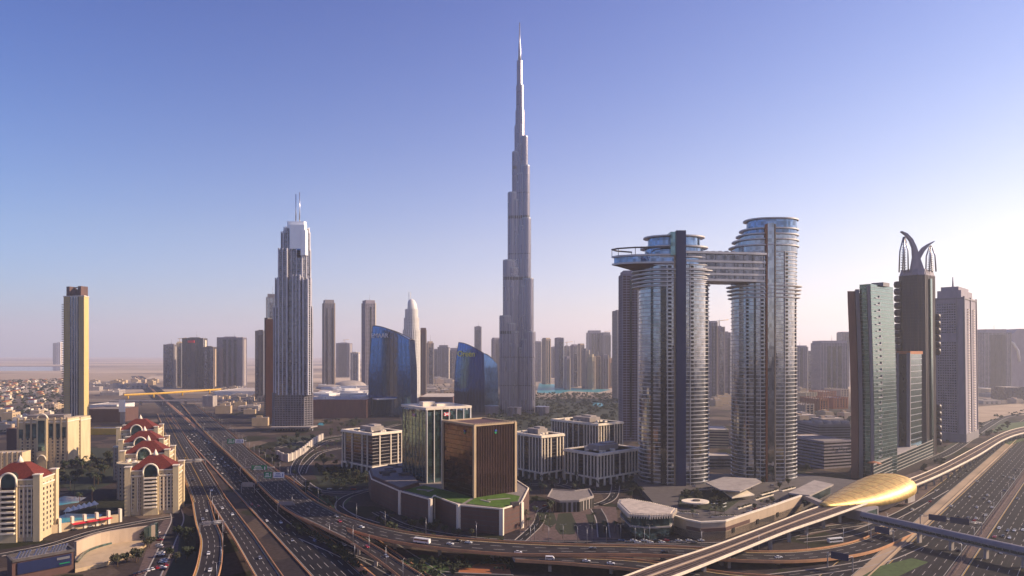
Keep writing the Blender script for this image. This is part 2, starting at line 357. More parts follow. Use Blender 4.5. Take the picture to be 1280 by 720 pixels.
# ---- the supertall spire
BC = (Xt(649, 1462), 1462)
bj = thing('skyscraper', 'tallest tower of all, stepped silver needle rising high above every other tower', 'skyscraper', (BC[0], BC[1], 0))
A1, A2, A3 = R(200), R(320), R(80)
def ribs(mb, p, z0, z1):
    f0 = len(mb.f); mb.prism(p, z0, z1)
    for i in range(len(p)):
        if i % 5 == 2: mb.m[f0+i] = 1
def wing(ang, tiers, nm):
    mb = MB(); mech = MB(); caps = MB(); z0 = 0
    for (zt, Ld, hw) in tiers:
        for k, (dl, dh, dz) in enumerate(((0, 0, 0), (-7, 2.6, -16), (-14, 4.6, -34))):
            if Ld+dl < 6 or zt+dz < z0+4: continue
            p = wingpoly(BC, ang, Ld+dl, hw+dh); ribs(mb, ribbed(p, .8, 3.6), z0 if k == 0 else max(0, z0-30*k), zt+dz)
            caps.prism(offset(p, .25), zt+dz-1.2, zt+dz+1.4)
            for zm in (8, 60, 120, 170, 285, 340, 416, 470, 523):
                if z0 <= zm < zt+dz-6: mech.prism(offset(p, .35), zm, zm+(6.5 if zm in (170, 285, 416, 523) else 1.6))
        z0 = zt-2
    mb.build('wing', [M['gburj'], M['steel']], bj); each(mech, 'mechanical_band', M['concd'], bj); each(caps, 'setback_cap', M['steel'], bj)
wing(A1, [(208, 45, 10.5), (327, 37, 9.5), (472, 26, 8.5), (560, 16, 7)], 'wing')
wing(A2, [(174, 42, 10.5), (287, 37, 9.5), (416, 30, 8.8), (528, 27, 8), (591, 22, 6.5)], 'wing')
wing(A3, [(240, 44, 10.5), (370, 36, 9.5), (500, 26, 8.5), (575, 16, 7)], 'wing')
mb = MB()
for z0, z1, r, dx in ((0, 618, 11, 1), (600, 650, 9.8, 2), (650, 704, 8.2, 2), (704, 757, 6.0, 1)): ribs(mb, ribbed(circ((BC[0]+dx, BC[1]), r, 12), .5, 2.6), z0, z1)
mb.build('core', [M['gburj'], M['steel']], bj)
MB().tube([(BC[0]+1, BC[1], 750), (BC[0]+1, BC[1], 775), (BC[0]+1, BC[1], 792), (BC[0]+1, BC[1], 800), (BC[0]+1, BC[1], 840)], [3.8, 3.2, 2.4, 1.5, .9], 10).build('spire', M['steel'], bj)
mb = MB()
for a in (A1, A2, R(260)):
    d = Vector((math.cos(a), math.sin(a))); c = Vector(BC)+d*62; mb.prism(ribbed(circ(c, 14, 16), .5, 2.5), 0, 17); mb.prism(circ(c, 15.2, 24), 17, 18)
each(mb, 'entry_pavilion', M['gburj'], bj)

# ---- ellipse towers with sky bridge
def ell(cx, cy, a, b, n=56, p=2.35):
    o = []
    for i in range(n):
        t = 2*math.pi*i/n; c, s = math.cos(t), math.sin(t)
        o.append(Vector((cx+a*abs(c)**(2/p)*(1 if c >= 0 else -1), cy+b*abs(s)**(2/p)*(1 if s >= 0 else -1))))
    return o
sv = thing('twin_towers', 'pair of oval glass towers with white floor bands joined high up by a sky bridge', 'skyscraper', (200, 672, 0))
def ovaltower(cx, cy, a, b, zt, dk, bal, top):
    """glass drum, one band per floor, dark balcony columns"""
    MB().prism(ell(cx, cy, a, b), 0, zt, sm=False).build('glass_drum', M['gsky'], sv)
    fh = 3.75; nf = int(zt/fh)
    for i in range(1, nf+1):
        ex = 1.0 if i % 1 == 0 else .5
        if zt-i*fh < 22 and top: ex = 2.2
        mb = MB(); mb.prism(ell(cx, cy, a+ex*.7, b+ex*.7), i*fh-.4, i*fh+.2); mb.build('floor_band', M['alu'], sv)
    mb = MB(); nb = MB()
    for (th, w) in dk:                                   # dark glass columns; the widest on the left tower imitates a dark reflection
        t = R(th); e = ell(cx, cy, a+.25, b+.25, 360); p = e[int(th) % 360]; q = e[(int(th)+1) % 360]; d = (q-p)
        mb.obox(p, d, w/2, .5, 0, zt-2)
    mb.build('glazed_column_and_reflection', M['gblack'], sv)
    for (th, w) in bal:
        e = ell(cx, cy, a+.3, b+.3, 360); p = e[int(th) % 360]; q = e[(int(th)+1) % 360]; d = (q-p); nr = Vector((d.y, -d.x)).normalized()
        for i in range(1, nf):
            nb.obox(p-nr*.3, d, w/2, .8, i*fh+.4, i*fh+2.4); 
        o = nb.build('balcony_column', M['black'], sv); nb = MB()
        mb = MB()
        for s in (-1,): mb.obox(p+d.normalized()*s*(w/2+.35), d, .22, .9, 0, zt)
        mb.build('column_frame', M['alu'], sv)
T1 = (Xt(842, 664), 664); T2 = (Xt(954.5, 683), 683)
ovaltower(*T1, 33.2, 22, 214, [(248, 5.5), (226, 2.2)], [(258, 3.2), (288, 3.0)], True)
ovaltower(*T2, 31.0, 22, 229, [(243, 2.0)], [(256, 2.6), (228, 2.0), (294, 3.2)], False)
# stepped crown of the left tower
def lid(cx, cy, a, b, z, t=1.2, m='alu'): MB().prism(ell(cx, cy, a, b), z, z+t).build('roof_disc', M[m], sv)
for a, z0, z1 in ((30, 213, 221), (28, 221, 231), (25, 231, 241)): MB().prism(ell(T1[0], T1[1]-1, a, a*.62), z0, z1).build('crown_drum', M['gcrown'], sv)
lid(T1[0], T1[1]-1, 33, 21, 220.5); lid(T1[0], T1[1]-1, 32.5, 21, 230.8); lid(T1[0], T1[1]-1, 29.5, 19, 241)
# stepped crown of the right tower, cut back on its left side
rx = T2[0]+32.2
for i, (pl, z0, z1) in enumerate(((911, 229, 235), (915, 235, 241), (920, 241, 246.5), (924, 246.5, 252), (929, 252, 262))):
    lx = Xt(pl, 683)-Xt(911, 683)+T2[0]-32.2+1.5; cx = (lx+rx)/2; a = (rx-lx)/2
    MB().prism(ell(cx, T2[1], a, a*.68), z0-1, z1).build('crown_drum', M['gcrown' if i > 2 else 'gsky'], sv); lid(cx-1, T2[1], a+2.4, a*.68+2.4, z1-.4)
# navy shaft and tan fins
yf = T1[1]-22.6
MB().box(Xt(845.5, yf-3), yf-3.2, 0, Xt(857.5, yf-3), yf+16, 245).build('lift_shaft', M['navy'], sv)
MB().box(Xt(838.5, yf-2), yf-1.2, 222, Xt(845.3, yf-2), yf+14, 244).build('lift_lobby', M['gteal'], sv)
for px in (958, 968.5):
    yy = T2[1]-22.8; MB().box(Xt(px, yy)-.55, yy-1.4, 0, Xt(px, yy)+.55, yy+3, 255).build('vertical_fin', M['rust' if px < 960 else 'beige'], sv)
MB().box(Xt(959.5, yy), yy-.5, 0, Xt(967.5, yy), yy+3, 256).build('glass_lift_shaft', M['gsky'], sv)
for px in (843.2,): MB().box(Xt(px, yf)-.5, yf-1.2, 0, Xt(px, yf)+.5, yf+2, 222).build('vertical_fin', M['beige'], sv)
# the bridge
bx0 = Xt(858, 650); bx1 = Xt(955, 664)
bp = [Vector((bx0, 646)), Vector((T2[0]-20, 657)), Vector((bx1-2, 659.5)), Vector((bx1-2, 690)), Vector((bx0, 676))]
MB().prism(bp, 200, 225).build('bridge_glass', M['gdark'], sv)
for z, d in ((198.6, 1.0), (204.2, 1.2), (210.2, 1.2), (216.4, 1.6), (224.6, 2.4)): MB().prism(offset(bp, d), z, z+2.1).build('bridge_band', M['alu'], sv)
mb = MB(); piers(mb, offset(bp, .1), 200, 224, 9, .3, .15); mb.build('bridge_mullions', M['dark'], sv)
rd = random.Random(3); mb = MB()
for q in range(7):
    x = bx0+10+q*6.4; mb.prism(circ((x, 662), 2.3, 10), 228.4, 228.9); mb.prism(circ((x, 662), .15, 6), 226, 228.4)
mb.build('deck_parasols', M['alu'], sv)
# pointed observation deck to the left
dl = Xt(766, 655); dk = [Vector((dl, 659)), Vector((dl+5, 652)), Vector((dl+20, 645.5)), Vector((Xt(845, 641), 641)), Vector((Xt(845, 650), 684)), Vector((dl+22, 676)), Vector((dl+6, 668))]
MB().prism(offset(dk, -1.5), 216, 222.5).build('deck_glass', M['gcrown'], sv)
mb = MB(); inner = [Vector((p.x*.45+(T1[0]-10)*.55, p.y*.6+662*.4)) for p in dk]
mb.loft([[(p.x, p.y, 207.5) for p in inner], [(p.x, p.y, 215) for p in dk]]); mb.build('deck_underside', M['brown'], sv)
MB().prism(offset(dk, .3), 214.8, 216.4).build('deck_band', M['alu'], sv); MB().prism(offset(dk, .6), 222, 223.6).build('deck_band', M['alu'], sv)
mb = MB(); ring = offset(dk, .2)
mb.tube([(p.x, p.y, 230) for p in ring[:5]], .8, 6)
mb.tube([(p.x, p.y, 230) for p in (ring[0], ring[6], ring[5])], .8, 6)
for p in ring[:6]: mb.tube([(p.x, p.y, 223.5), (p.x, p.y, 230)], .3, 5)
mb.build('deck_canopy_ring', M['concd'], sv)
text(sv, 'SKY', 5.2, (Xt(807, 643), 643.6, 217.4), 0, 'blue', .4)
for i in range(5): MB().prism(ell(T1[0]-1.5*(5-i)*.5, T1[1], 36.5+.9*i, 23+.4*i), 193+i*3.75, 193.9+i*3.75).build('balcony_shelf', M['alu'], sv)
for i in range(4): MB().prism(ell(T2[0], T2[1], 34.6+.7*i, 23.5), 184+i*3.75, 184.9+i*3.75).build('balcony_shelf', M['alu'], sv)

# ---- white crowned tower on the left
YA = 1128
def ap(pxl, pxr, d0, d1, ch=5):
    x0, x1 = Xt(pxl, YA), Xt(pxr, YA); return [Vector(p) for p in ((x0, YA+d0+ch), (x0+ch, YA+d0), (x1-ch*2.2, YA+d0), (x1, YA+d0+ch*2.2), (Xt(pxr, YA+d1)+1, YA+d1), (x0, YA+d1))]
M['steelfin'] = mat('pale_grey_fins', (.62, .61, .66), .45, .2, streak=6)
at = thing('skyscraper', 'stepped grey tower with bright white top and two thin masts, left of centre', 'skyscraper', (Xt(366, YA), YA+20, 0))
gl = MB(); cl = MB(); pr = MB(); wp = MB()
for (l, r, t, z0, z1, m) in ((341, 388, 0, 0, 205, 0), (343, 386.5, .6, 205, 252, 0), (346.5, 385, 3, 252, 301, 0), (349, 383.5, 6, 301, 330, 0), (352, 382, 8, 330, 338, 0)):
    p = ap(l, r, t, 40-t); gl.prism(p, z0, z1); bands(cl, p, z0, z1, 3.7, .5, .2); piers(pr, p, z0, z1+3, 8.5, .9, 1.3)
zb = Zt(350, YA)
for (l, r, z1) in ((347.5, 361, Zt(312, YA)), (365, 377, Zt(345, YA)), (378, 387, Zt(350, YA))):
    p = [Vector(q) for q in ((Xt(l, YA), YA+4), (Xt(l, YA)+2, YA-3.5), (Xt(r, YA)-2, YA-3.5), (Xt(r, YA), YA+4))]
    gl.prism(p, 60, z1); bands(cl, p, 60, z1, 3.7, 1.0, .6); piers(pr, p, 60, z1+2, 7, 1.3, 1.0)
gl.build('glass_wall', M['gdark'], at); cl.build('balcony_bands', M['grey'], at); pr.build('vertical_fins', M['steelfin'], at)
p = ap(340, 389, -3, 36); mb = MB(); bands(mb, p, 4, 62, 3.7, 1.3, .4); piers(mb, p, 2, 64, 4.6, .9, .7); mb.build('podium_screen', M['grey'], at); MB().prism(offset(p, -.4), 0, 63).build('podium_block', M['gfar'], at)
for (l, r, t, zb_, zt) in ((356, 380, 2, 322, 350), (361, 382.5, -6, 303, 343), (375, 384, -7, 292, 334), (352, 357, 3, 326, 338)):
    MB().prism(ap(l, r, 8+t, 30, 1.5), zb_, zt).build('white_crown', M['bwhite'], at)
MB().prism([Vector((Xt(369, YA), YA+3)), Vector((Xt(376, YA), YA+3)), Vector((Xt(376, YA), YA+20)), Vector((Xt(369, YA), YA+20))], 288, 318).build('blue_glass_bay', M['gblue'], at)
mb = MB(); mb.box(Xt(370, YA), YA+2.2, 329.5, Xt(381, YA), YA+4, 331.6); mb.build('crown_sign', M['concd'], at)
for px, z in ((367, 396), (371.7, 399)): MB().tube([(Xt(px, YA), YA+12, 336), (Xt(px, YA), YA+12, 372), (Xt(px, YA), YA+12, z)], [1.1, .9, .6], 8).build('mast', M['bsteel'], at)
MB().prism([(Xt(344, YA), YA-22), (Xt(392, YA), YA-16), (Xt(396, YA), YA+4), (Xt(340, YA), YA+2)], 7, 9).build('entrance_canopy', M['conc'], at)

# ---- sail shaped blue glass buildings
def sail(root, base, tops, bul, zh, m, fins, mf):
    """four walls whose plan swells with height; tops = roof height per corner"""
    c = ctr(base); K = 14; NU = 10
    def ring(v):
        out = []
        for i in range(4):
            a, b = base[i], base[(i+1) % 4]
            for q in range(NU):
                u = q/NU; p = a+(b-a)*u; zt = tops[i]+(tops[(i+1) % 4]-tops[i])*(u**1.7 if tops[i] > tops[(i+1) % 4] else 1-(1-u)**1.7); z = v*zt; f = bul(z/zh); p = c+(p-c)*f; out.append((p.x, p.y, z))
        return out
    mb = MB(); mb.loft([ring(v/K) for v in range(K+1)]); mb.build('glass_sail', M[m], root)
    mb = MB(); n = 4*NU; rr = [ring(v/K) for v in range(K+1)]
    for i in range(n):
        if fins and i//NU in fins:
            pts = [rr[v][i] for v in range(K+1)]; cc = [(Vector((p[0], p[1], 0))-Vector((c.x, c.y, 0))).normalized()*.25+Vector(p) for p in pts]; mb.tube(cc, .38, 4, 0, False)
    for i in (0, NU, 2*NU, 3*NU): mb.tube([Vector(rr[v][i]) for v in range(K+1)], .75, 5)
    mb.build('mullion_ribs', M[mf], root)
    mb = MB(); t = rr[-1]; mb.tube([Vector(p) for p in t]+[Vector(t[0])], .9, 5); mb.build('roof_rim', M['concd'], root)
YE = 1366
be = thing('office_tower', 'blue glass sail shaped building with slanted roof and white lettering, left of its twin', 'office tower', (Xt(490, YE), YE, 0))
base = rectc(514, YE, 460.5, 521.5, 66)
print('sail1', [(round(p.x), round(p.y)) for p in base])
sail(be, base, [Zt(424, YE), Zt(425, YE), Zt(409, YE+40), Zt(407, YE+40)], lambda f: 1-.20*(max(0, f-.25)/.75)**2-.02*(1-f), 190, 'gblue', (0, 2, 3), 'navy')
a = base[3]; b = base[0]; d = (b-a).normalized(); nr = Vector((d.y, -d.x)); q = a+d*27+nr*1.2
text(be, 'EMAAR', 13, (q.x+2, q.y-4, 161), math.atan2(d.y, d.x), 'signw', .6)
YQ = 1480
bq = thing('office_tower', 'dark blue pointed glass building with yellow lettering, just left of the tallest tower', 'office tower', (Xt(595, YQ), YQ, 0))
base = rectc(606, YQ, 568, 623, 58)
sail(bq, base, [Zt(442, YQ), Zt(455, YQ), Zt(434, YQ+50), Zt(428, YQ+40)], lambda f: 1-.24*(max(0, f-.2)/.8)**2.2, 165, 'gblue', (0, 3), 'navy')
a = base[3]; b = base[0]; d = (b-a).normalized(); nr = Vector((d.y, -d.x)); q = ctr(base)+((a+b)/2-ctr(base))*.80+nr*2.5-d*6
text(bq, 'Oreen', 18, (q.x-4-nr.x*0, q.y-1, 122), math.atan2(d.y, d.x), 'ysign', .6)

# ================= MIDDLE DISTANCE OFFICES
def hq(x, y, z): return (x, y, z)
YP = 523
podium = [G(*q)[:2] for q in ((464, 625), (500, 643), (538, 655), (543, 650), (573, 663), (627, 669), (652, 660))]
pod = [Vector(p) for p in podium]+[Vector((14, 560)), Vector((-8, 640)), Vector((-105, 690)), Vector((-135, 640))]
pb = thing('podium_building', 'low dark brown podium with roof lawns under the two square office towers', 'building', (-55, 580, 0))
MB().prism(pod, 0, 18).build('wall', M['brown'], pb)
mb = MB(); bands(mb, pod, 2, 17, 3.4, .35, .15); mb.build('louvres', M['concd'], pb)
mb = MB()
for q in (1, 2, 3, 4, 5, 6):
    p = pod[q]; mb.obox(p, pod[q]-pod[q-1], 1.5, 1.0, 0, 19.2)
each(mb, 'corner_pier', M['ivory'], pb)
inn = offset(pod, -.8); mb = MB(); n = len(pod)
for i in range(n): mb.prism([pod[i], pod[(i+1) % n], inn[(i+1) % n], inn[i]], 18, 19)
mb.build('parapet', M['ivory'], pb)
MB().prism(inn, 18, 18.2).build('roof', M['roofgrey'], pb)
MB().prism([Vector(p) for p in ((-88, 553), (-60, 524), (-37, 505), (-30, 528), (-58, 556), (-74, 572))], 18.2, 18.5).build('roof_lawn', M['rlawn'], pb)
MB().prism([Vector(p) for p in ((-34, 504), (-7, 490), (4, 508), (6, 530), (-6, 540), (-28, 524))], 18.2, 18.5).build('roof_lawn', M['rlawn'], pb)
mb = MB(); mb.obox((-72, 552), (1, -.5), 6, .8, 18.5, 19); mb.obox((-66, 549), (.5, 1), 4, .8, 18.5, 19); mb.obox((-10, 517), (1, .35), 9, .7, 18.5, 19); mb.obox((-20, 511), (1, -1), 5, .7, 18.5, 19)
each(mb, 'roof_planter_wall', M['conc'], pb)
ub = [Vector(v) for v in (pod[0]+Vector((1, 1)), pod[1]+Vector((0, 1)), (-78, 572), (-98, 640), (-104, 682), pod[-1]+Vector((1, 0)))]; MB().prism(ub, 18.1, 21).build('upper_terrace', M['brown'], pb); MB().prism(offset(ub, -1), 21, 21.3).build('terrace_roof', M['roofgrey'], pb)
rd = random.Random(4); mb = MB()
for i in range(26):
    t = rd.random(); mb.obox((-120+55*rd.random(), 600+60*rd.random()), (1, .4), rd.uniform(1.5, 5), rd.uniform(1, 2.5), 18.2, 21.8+rd.random()*1.8)
mb.obox((2, 497), (1, .3), 3, 1.4, 18.2, 21); each(mb, 'roof_equipment', M['concd'], pb)
# brown square tower
sp = rectc(593, 523, 554, 644, 38); zt = 73.5; c = ctr(sp)
st = thing('office_tower', 'square bronze glass office tower with tan corner posts and small green emblem, on brown podium', 'office tower', (c.x, c.y, 18))
MB().prism(sp, 18.2, zt).build('glass_wall', M['gbrown'], st)
mb = MB(); piers(mb, sp, 18.2, zt-1, 1.6, .28, .5, edges=(0, 1)); mb.build('vertical_fins', M['brown'], st)
mb = MB(); bands(mb, [sp[3], sp[0], sp[0]+Vector((.01, .3)), sp[3]+Vector((0, .3))], 20, zt, 3.7, .25, .12); each(mb, 'floor_line', M['dark'], st)
mb = MB()
for p in sp: mb.obox(p, sp[1]-sp[0], 1.0, 1.0, 18.2, zt+1)
each(mb, 'corner_post', M['beige'], st)
out = offset(sp, .5); inn = offset(sp, -1); mb = MB()
for i in range(4): mb.prism([out[i], out[(i+1) % 4], inn[(i+1) % 4], inn[i]], zt-.2, zt+1.2)
mb.build('parapet', M['beige'], st); MB().prism(inn, zt-.5, zt+.2).build('roof', M['brown'], st)
mb = MB(); 
for i in (0, 3):
    a = out[i]; b = out[(i+1) % 4]; n = int((b-a).length/1.6)
    for q in range(n): mb.obox(a+(b-a)*(q+.5)/n, b-a, .35, .35, zt+1.2, zt+1.9)
mb.build('roof_teeth', M['sandst'], st)
def onface(poly, i, u, z, out=.7):
    a = poly[i]; b = poly[(i+1) % len(poly)]; d = (b-a).normalized(); nr = Vector((d.y, -d.x)); p = a+(b-a)*u+nr*out; return p, d
def emblem(root, poly, i, u, z, s, kind):
    p, d = onface(poly, i, u, z); mb = MB(); X = Vector((d.x, d.y, 0)); nr = Vector((d.y, -d.x, 0)); O = Vector((p.x, p.y, z))
    def tri(pts, m, e=0):
        k = [O+X*x+Vector((0, 0, y))+nr*e for x, y in pts]; n = mb.add(k+[q-nr*.3 for q in k]); L_ = len(k)
        mb.face(tuple(range(n, n+L_)), m)
        for j in range(L_): mb.face((n+j, n+(j+1) % L_, n+L_+(j+1) % L_, n+L_+j), m)
    if kind == 'hex':
        tri([(-2*s, -s), (2*s, -s), (2*s, s), (-2*s, s)], 0)
        for q in ([(-2*s, s), (-s, 0), (-2*s, -s)][::-1], [(2*s, s), (s, 0), (2*s, -s)], [(-s, s), (s, s), (0, .1*s)][::-1], [(-s, -s), (s, -s), (0, -.1*s)]): tri(q, 1, .12)
        mb.build('emblem', [M['signw'], M['red']], root)
    else:
        tri([(-s, -.2*s), (-.2*s, -1.2*s), (.9*s, -.7*s), (.2*s, 0)], 0); tri([(s, .2*s), (.2*s, 1.3*s), (-.9*s, .7*s), (-.2*s, 0)], 1, .1)
        mb.build('emblem', [M['green'], M['blue']], root)
emblem(st, sp, 0, .5, zt-5.5, 1.5, 'knot'); emblem(st, sp, 3, .72, zt-5.5, 1.4, 'knot')
# dark glass tower with white fins
hp = rectc(533, 583, 503, 588, 34); zt = 82; c = ctr(hp)
hb = thing('office_tower', 'dark glass office tower with white vertical fins and red and white emblem, behind bronze tower', 'office tower', (c.x, c.y, 18))
MB().prism(hp, 18.2, zt-3).build('glass_wall', M['gteal'], hb)
mb = MB(); piers(mb, hp, 18.2, zt-1, 7, .7, .9, edges=(0, 1)); mb.build('vertical_fins', M['white'], hb)
mb = MB(); piers(mb, hp, 18.2, zt-1, 7, .25, .3, edges=(3,)); mb.obox(hp[0], hp[1]-hp[0], .6, .6, 18.2, zt-1); each(mb, 'corner_mullion', M['steel'], hb)
mb = MB(); bands(mb, hp, 22, zt-3, 4, .18, .06); each(mb, 'floor_line', M['dark'], hb)
out = offset(hp, .9); MB().prism(out, zt-1.2, zt).build('roof_slab', M['ivory'], hb)
mb = MB(); inn = offset(hp, -2)
for i in range(4): mb.prism([out[i], out[(i+1) % 4], inn[(i+1) % 4], inn[i]], zt, zt+.9)
mb.obox(c-Vector((8, 0)), hp[1]-hp[0], 6, 4, zt, zt+4); mb.obox(c+Vector((6, 4)), hp[1]-hp[0], 9, 5, zt, zt+2.2); mb.build('plant_room', M['ivory'], hb)
emblem(hb, hp, 0, .45, zt-5.5, 1.5, 'hex'); emblem(hb, hp, 3, .52, zt-7, 1.3, 'hex')
# cream office blocks with arcades
def square(name, label, px, Y, pxl, pxr, th, zt, seed, frames=None):
    p = rectc(px, Y, pxl, pxr, th); c = ctr(p); rt = thing('office_block', label, 'office block', (c.x, c.y, 0), 'cream office blocks of the square')
    MB().prism(offset(p, -.6), 0, zt-1).build('glass_wall', M['gblack'], rt)
    mb = MB(); bands(mb, offset(p, -.6), 9, zt-2, 3.6, .5, .25); mb.build('floor_bands', M['conc' if frames else 'concd'], rt)
    cnt = 0
    for i in range(4):
        a, b = p[i], p[(i+1) % 4]; Ld = (b-a).length; d = (b-a)/Ld; nr = Vector((d.y, -d.x)); k = round(Ld/4.6); s = k//3
        for q in range(k+1):
            if s < q < k-s and q % 2 == (s % 2): continue
            if frames and not any(abs(q/k-f) < .5/k for f in frames[i]): continue
            mb = MB(); mb.obox(a+d*(q*Ld/k)-nr*.2, d, .65, .5, 8.2, zt-2.6); mb.build('pier', M['ivory'], rt)
        k2 = max(2, k//2)
        for q in range(k2+1):
            mb = MB(); mb.obox(a+d*(q*Ld/k2)+nr*.3, d, .9, .8, 0, 7.0); mb.build('arcade_column', M['ivory'], rt)
    out = offset(p, 1.1); mb = MB(); mb.prism(out, 7.0, 8.4); mb.build('arcade_beam', M['ivory'], rt)
    MB().prism(offset(p, 1.4), zt-2.6, zt-1.4).build('cornice', M['ivory'], rt)
    inn = offset(p, -2.2); o2 = offset(p, .9); mb = MB()
    for i in range(4): mb.prism([o2[i], o2[(i+1) % 4], inn[(i+1) % 4], inn[i]], zt-1.4, zt)
    mb.build('parapet', M['ivory'], rt); MB().prism(inn, zt-1.5, zt-1.0).build('roof', M['roofgrey'], rt); rf = COL.objects[-1]
    d = (p[1]-p[0]).normalized(); rd = random.Random(seed); w = (p[1]-p[0]).length; h = (p[3]-p[0]).length
    mb = MB(); mb.obox(c, d, w*.22, h*.18, zt-1, zt+4.5); mb.obox(c+d*w*.1, d, w*.12, h*.1, zt+4.5, zt+6); mb.build('plant_room', M['conc'], rf)
    mb = MB(); n = Vector((-d.y, d.x))
    for q in range(16): mb.obox(c+d*w*rd.uniform(-.38, .38)+n*h*rd.uniform(-.38, .38), d, rd.uniform(.7, 2.6), rd.uniform(.7, 1.6), zt-1, zt+rd.uniform(.3, 1.6))
    each(mb, 'roof_unit', M['ivory'], rf)
    return rt
square('a', 'cream office block with white arcade standing alone left of dark glass tower', 465.5, 727, 428, 502, 47, 44, 1, ((.3, .6, .9), (0, .5, 1), (0, .5, 1), (.1, .35, .65, .85)))
square('b', 'cream office block half hidden behind the bronze tower', 677, 690, 640, 704, 40, 46, 2)
square('c', 'rearmost cream office block, seen behind and above two others', 748, 805, 690, 778, 40, 46, 3)
square('d', 'cream office block nearest the oval towers, with wide arcade', 747, 661, 706, 801, 40, 32, 4)
# ================= RIGHT HAND TOWERS
def lean(o, dx, z1):                                   # the towers on the right lean outward slightly in plan as they rise
    for ch in o.children:
        if ch.type == 'MESH' and ch.data.users == 1:
            for v in ch.data.vertices: v.co.x += dx*max(0, v.co.z)/z1
        elif ch.type == 'MESH': ch.location.x += dx*max(0, ch.location.z)/z1
# green glass tower with stone fins
Y0 = 700; gt = thing('office_tower', 'pale green glass tower with brown stone side and curved grey fins, behind gold station', 'skyscraper', (Xt(1092, Y0), Y0, 0))
p = rectc(1093, Y0, 1089, 1121, 40); d = (p[1]-p[0]).normalized(); n = Vector((-d.y, d.x))
g = [p[0], p[1], p[1]+n*11, p[0]+n*11]
def bulge(poly, z0, z1, f, K=16):
    c = ctr(poly); return [[(q[0]+f(k/K), q[1], z0+(z1-z0)*k/K) for q in poly] for k in range(K+1)]
fb = lambda t: -4.0*t+1.2*math.sin(math.pi*min(1, t*1.05))
MB().loft(bulge(g, 0, 201, fb)).build('glass_block', M['ggreen'], gt)
lo = offset(g, .35); MB().loft(bulge(lo, 8, 76, lambda t: fb(t*.34+.04))).build('dark_lower_glass', M['gteal'], gt)
mb = MB()
for i in range(26):
    z = 14+i*6.9; x = fb(z/201); a = p[0]+d*6; w = 8 if z < 80 else 11
    mb.obox(a+d*(w/2+3)+Vector((x, 0))-n*.5, d, w/2, .5, z, z+.9)
    mb.obox(a+d*(w+2.5)+Vector((x, 0))-n*.5, d, .5, .5, z, z+3.2)
each(mb, 'ledge_fin', M['steel'], gt)
bands_mb = MB()
for i in range(52): z = 4+i*3.8; bands_mb.loft(bulge(offset(g, .45), z, z+.25, lambda t, z=z: fb(z/201), 1))
each(bands_mb, 'floor_line', M['steel'], gt)
def slab(pl, pr, dpt, zt, m, nm, yo=0):
    q = [Vector((Xt(pl, Y0+yo), Y0+yo)), Vector((Xt(pr, Y0+yo), Y0+yo)), Vector((Xt(pr, Y0+yo)+10, Y0+yo+dpt)), Vector((Xt(pl, Y0+yo)+10, Y0+yo+dpt))]
    MB().loft(bulge(q, 0, zt, fb)).build(nm, M[m], gt)
slab(1064, 1073, 14, 194, 'brown2', 'stone_side', 6); slab(1074, 1079, 22, 196, 'grey', 'curved_fin', 6); slab(1079, 1089.5, 22, 192, 'gblack', 'dark_glass_recess', 8); slab(1089, 1092.5, 26, 199, 'grey', 'curved_fin', -3)
MB().obox(ctr(g), d, 8, 6, 200, 204).build('plant_room', M['grey'], gt)
# lower tower between
q = rectc(1137, 800, 1122, 1152, 44)
b2 = thing('office_tower', 'mid height dark tower with orange roof edge and grey green glass side', 'office tower', (ctr(q).x, ctr(q).y, 0))
MB().prism(q, 0, 129).build('glass_wall', M['ggreen'], b2)
MB().prism([q[3], q[0], q[0]+Vector((1, 3)), q[3]+Vector((1, 3))], -0, 129.2).build('rear_infill', M['gblack'], b2)
mb = MB(); bands(mb, q, 4, 128, 7.4, .8, .35); mb.build('floor_bands', M['steel'], b2)
mb = MB(); a, b = q[3], q[0]; dd = (b-a).normalized(); nn = Vector((dd.y, -dd.x)); Ld = (b-a).length
MB().obox(a+dd*Ld*.45+nn*.6, dd, Ld*.40, .8, 0, 128).build('dark_face', M['gblack'], b2)
for t in (.05, .88, 1): mb.obox(a+dd*Ld*t+nn*.8, dd, 1.1, 1.2, 0, 130)
each(mb, 'fin', M['grey'], b2); MB().prism(offset(q, 1), 128.5, 132).build('orange_parapet', M['rust'], b2)
# stepped glass podium beside it
q = [G(1092, 603)[:2], G(1166, 570)[:2], G(1160, 560)[:2], G(1100, 585)[:2]]; q = [Vector(t) for t in q]
sg = thing('mall_podium', 'low sloping glass podium with white bands at the foot of green tower', 'building', (ctr(q).x, ctr(q).y, 0))
MB().loft([[(t.x, t.y, 0) for t in q], [(q[0].x, q[0].y, 17), (q[1].x, q[1].y, 21), (q[2].x, q[2].y, 21), (q[3].x, q[3].y, 17)]]).build('glass_wall', M['gteal'], sg)
mb = MB()
for i in range(6):
    o = offset(q, .5); z = 1+i*3.2; mb.loft([[(o[0].x, o[0].y, z), (o[1].x, o[1].y, z+i*.6), (o[2].x, o[2].y, z+i*.6), (o[3].x, o[3].y, z)], [(o[0].x, o[0].y, z+.7), (o[1].x, o[1].y, z+i*.6+.7), (o[2].x, o[2].y, z+i*.6+.7), (o[3].x, o[3].y, z+.7)]])
each(mb, 'white_band', M['conc'], sg)
MB().tube([(q[0].x+8, q[0].y+14, 17), (q[0].x+8, q[0].y+14, 18), (q[0].x+8, q[0].y+14, 19)], [7, 5, 1], 14).build('orange_dome', M['rust'], sg)
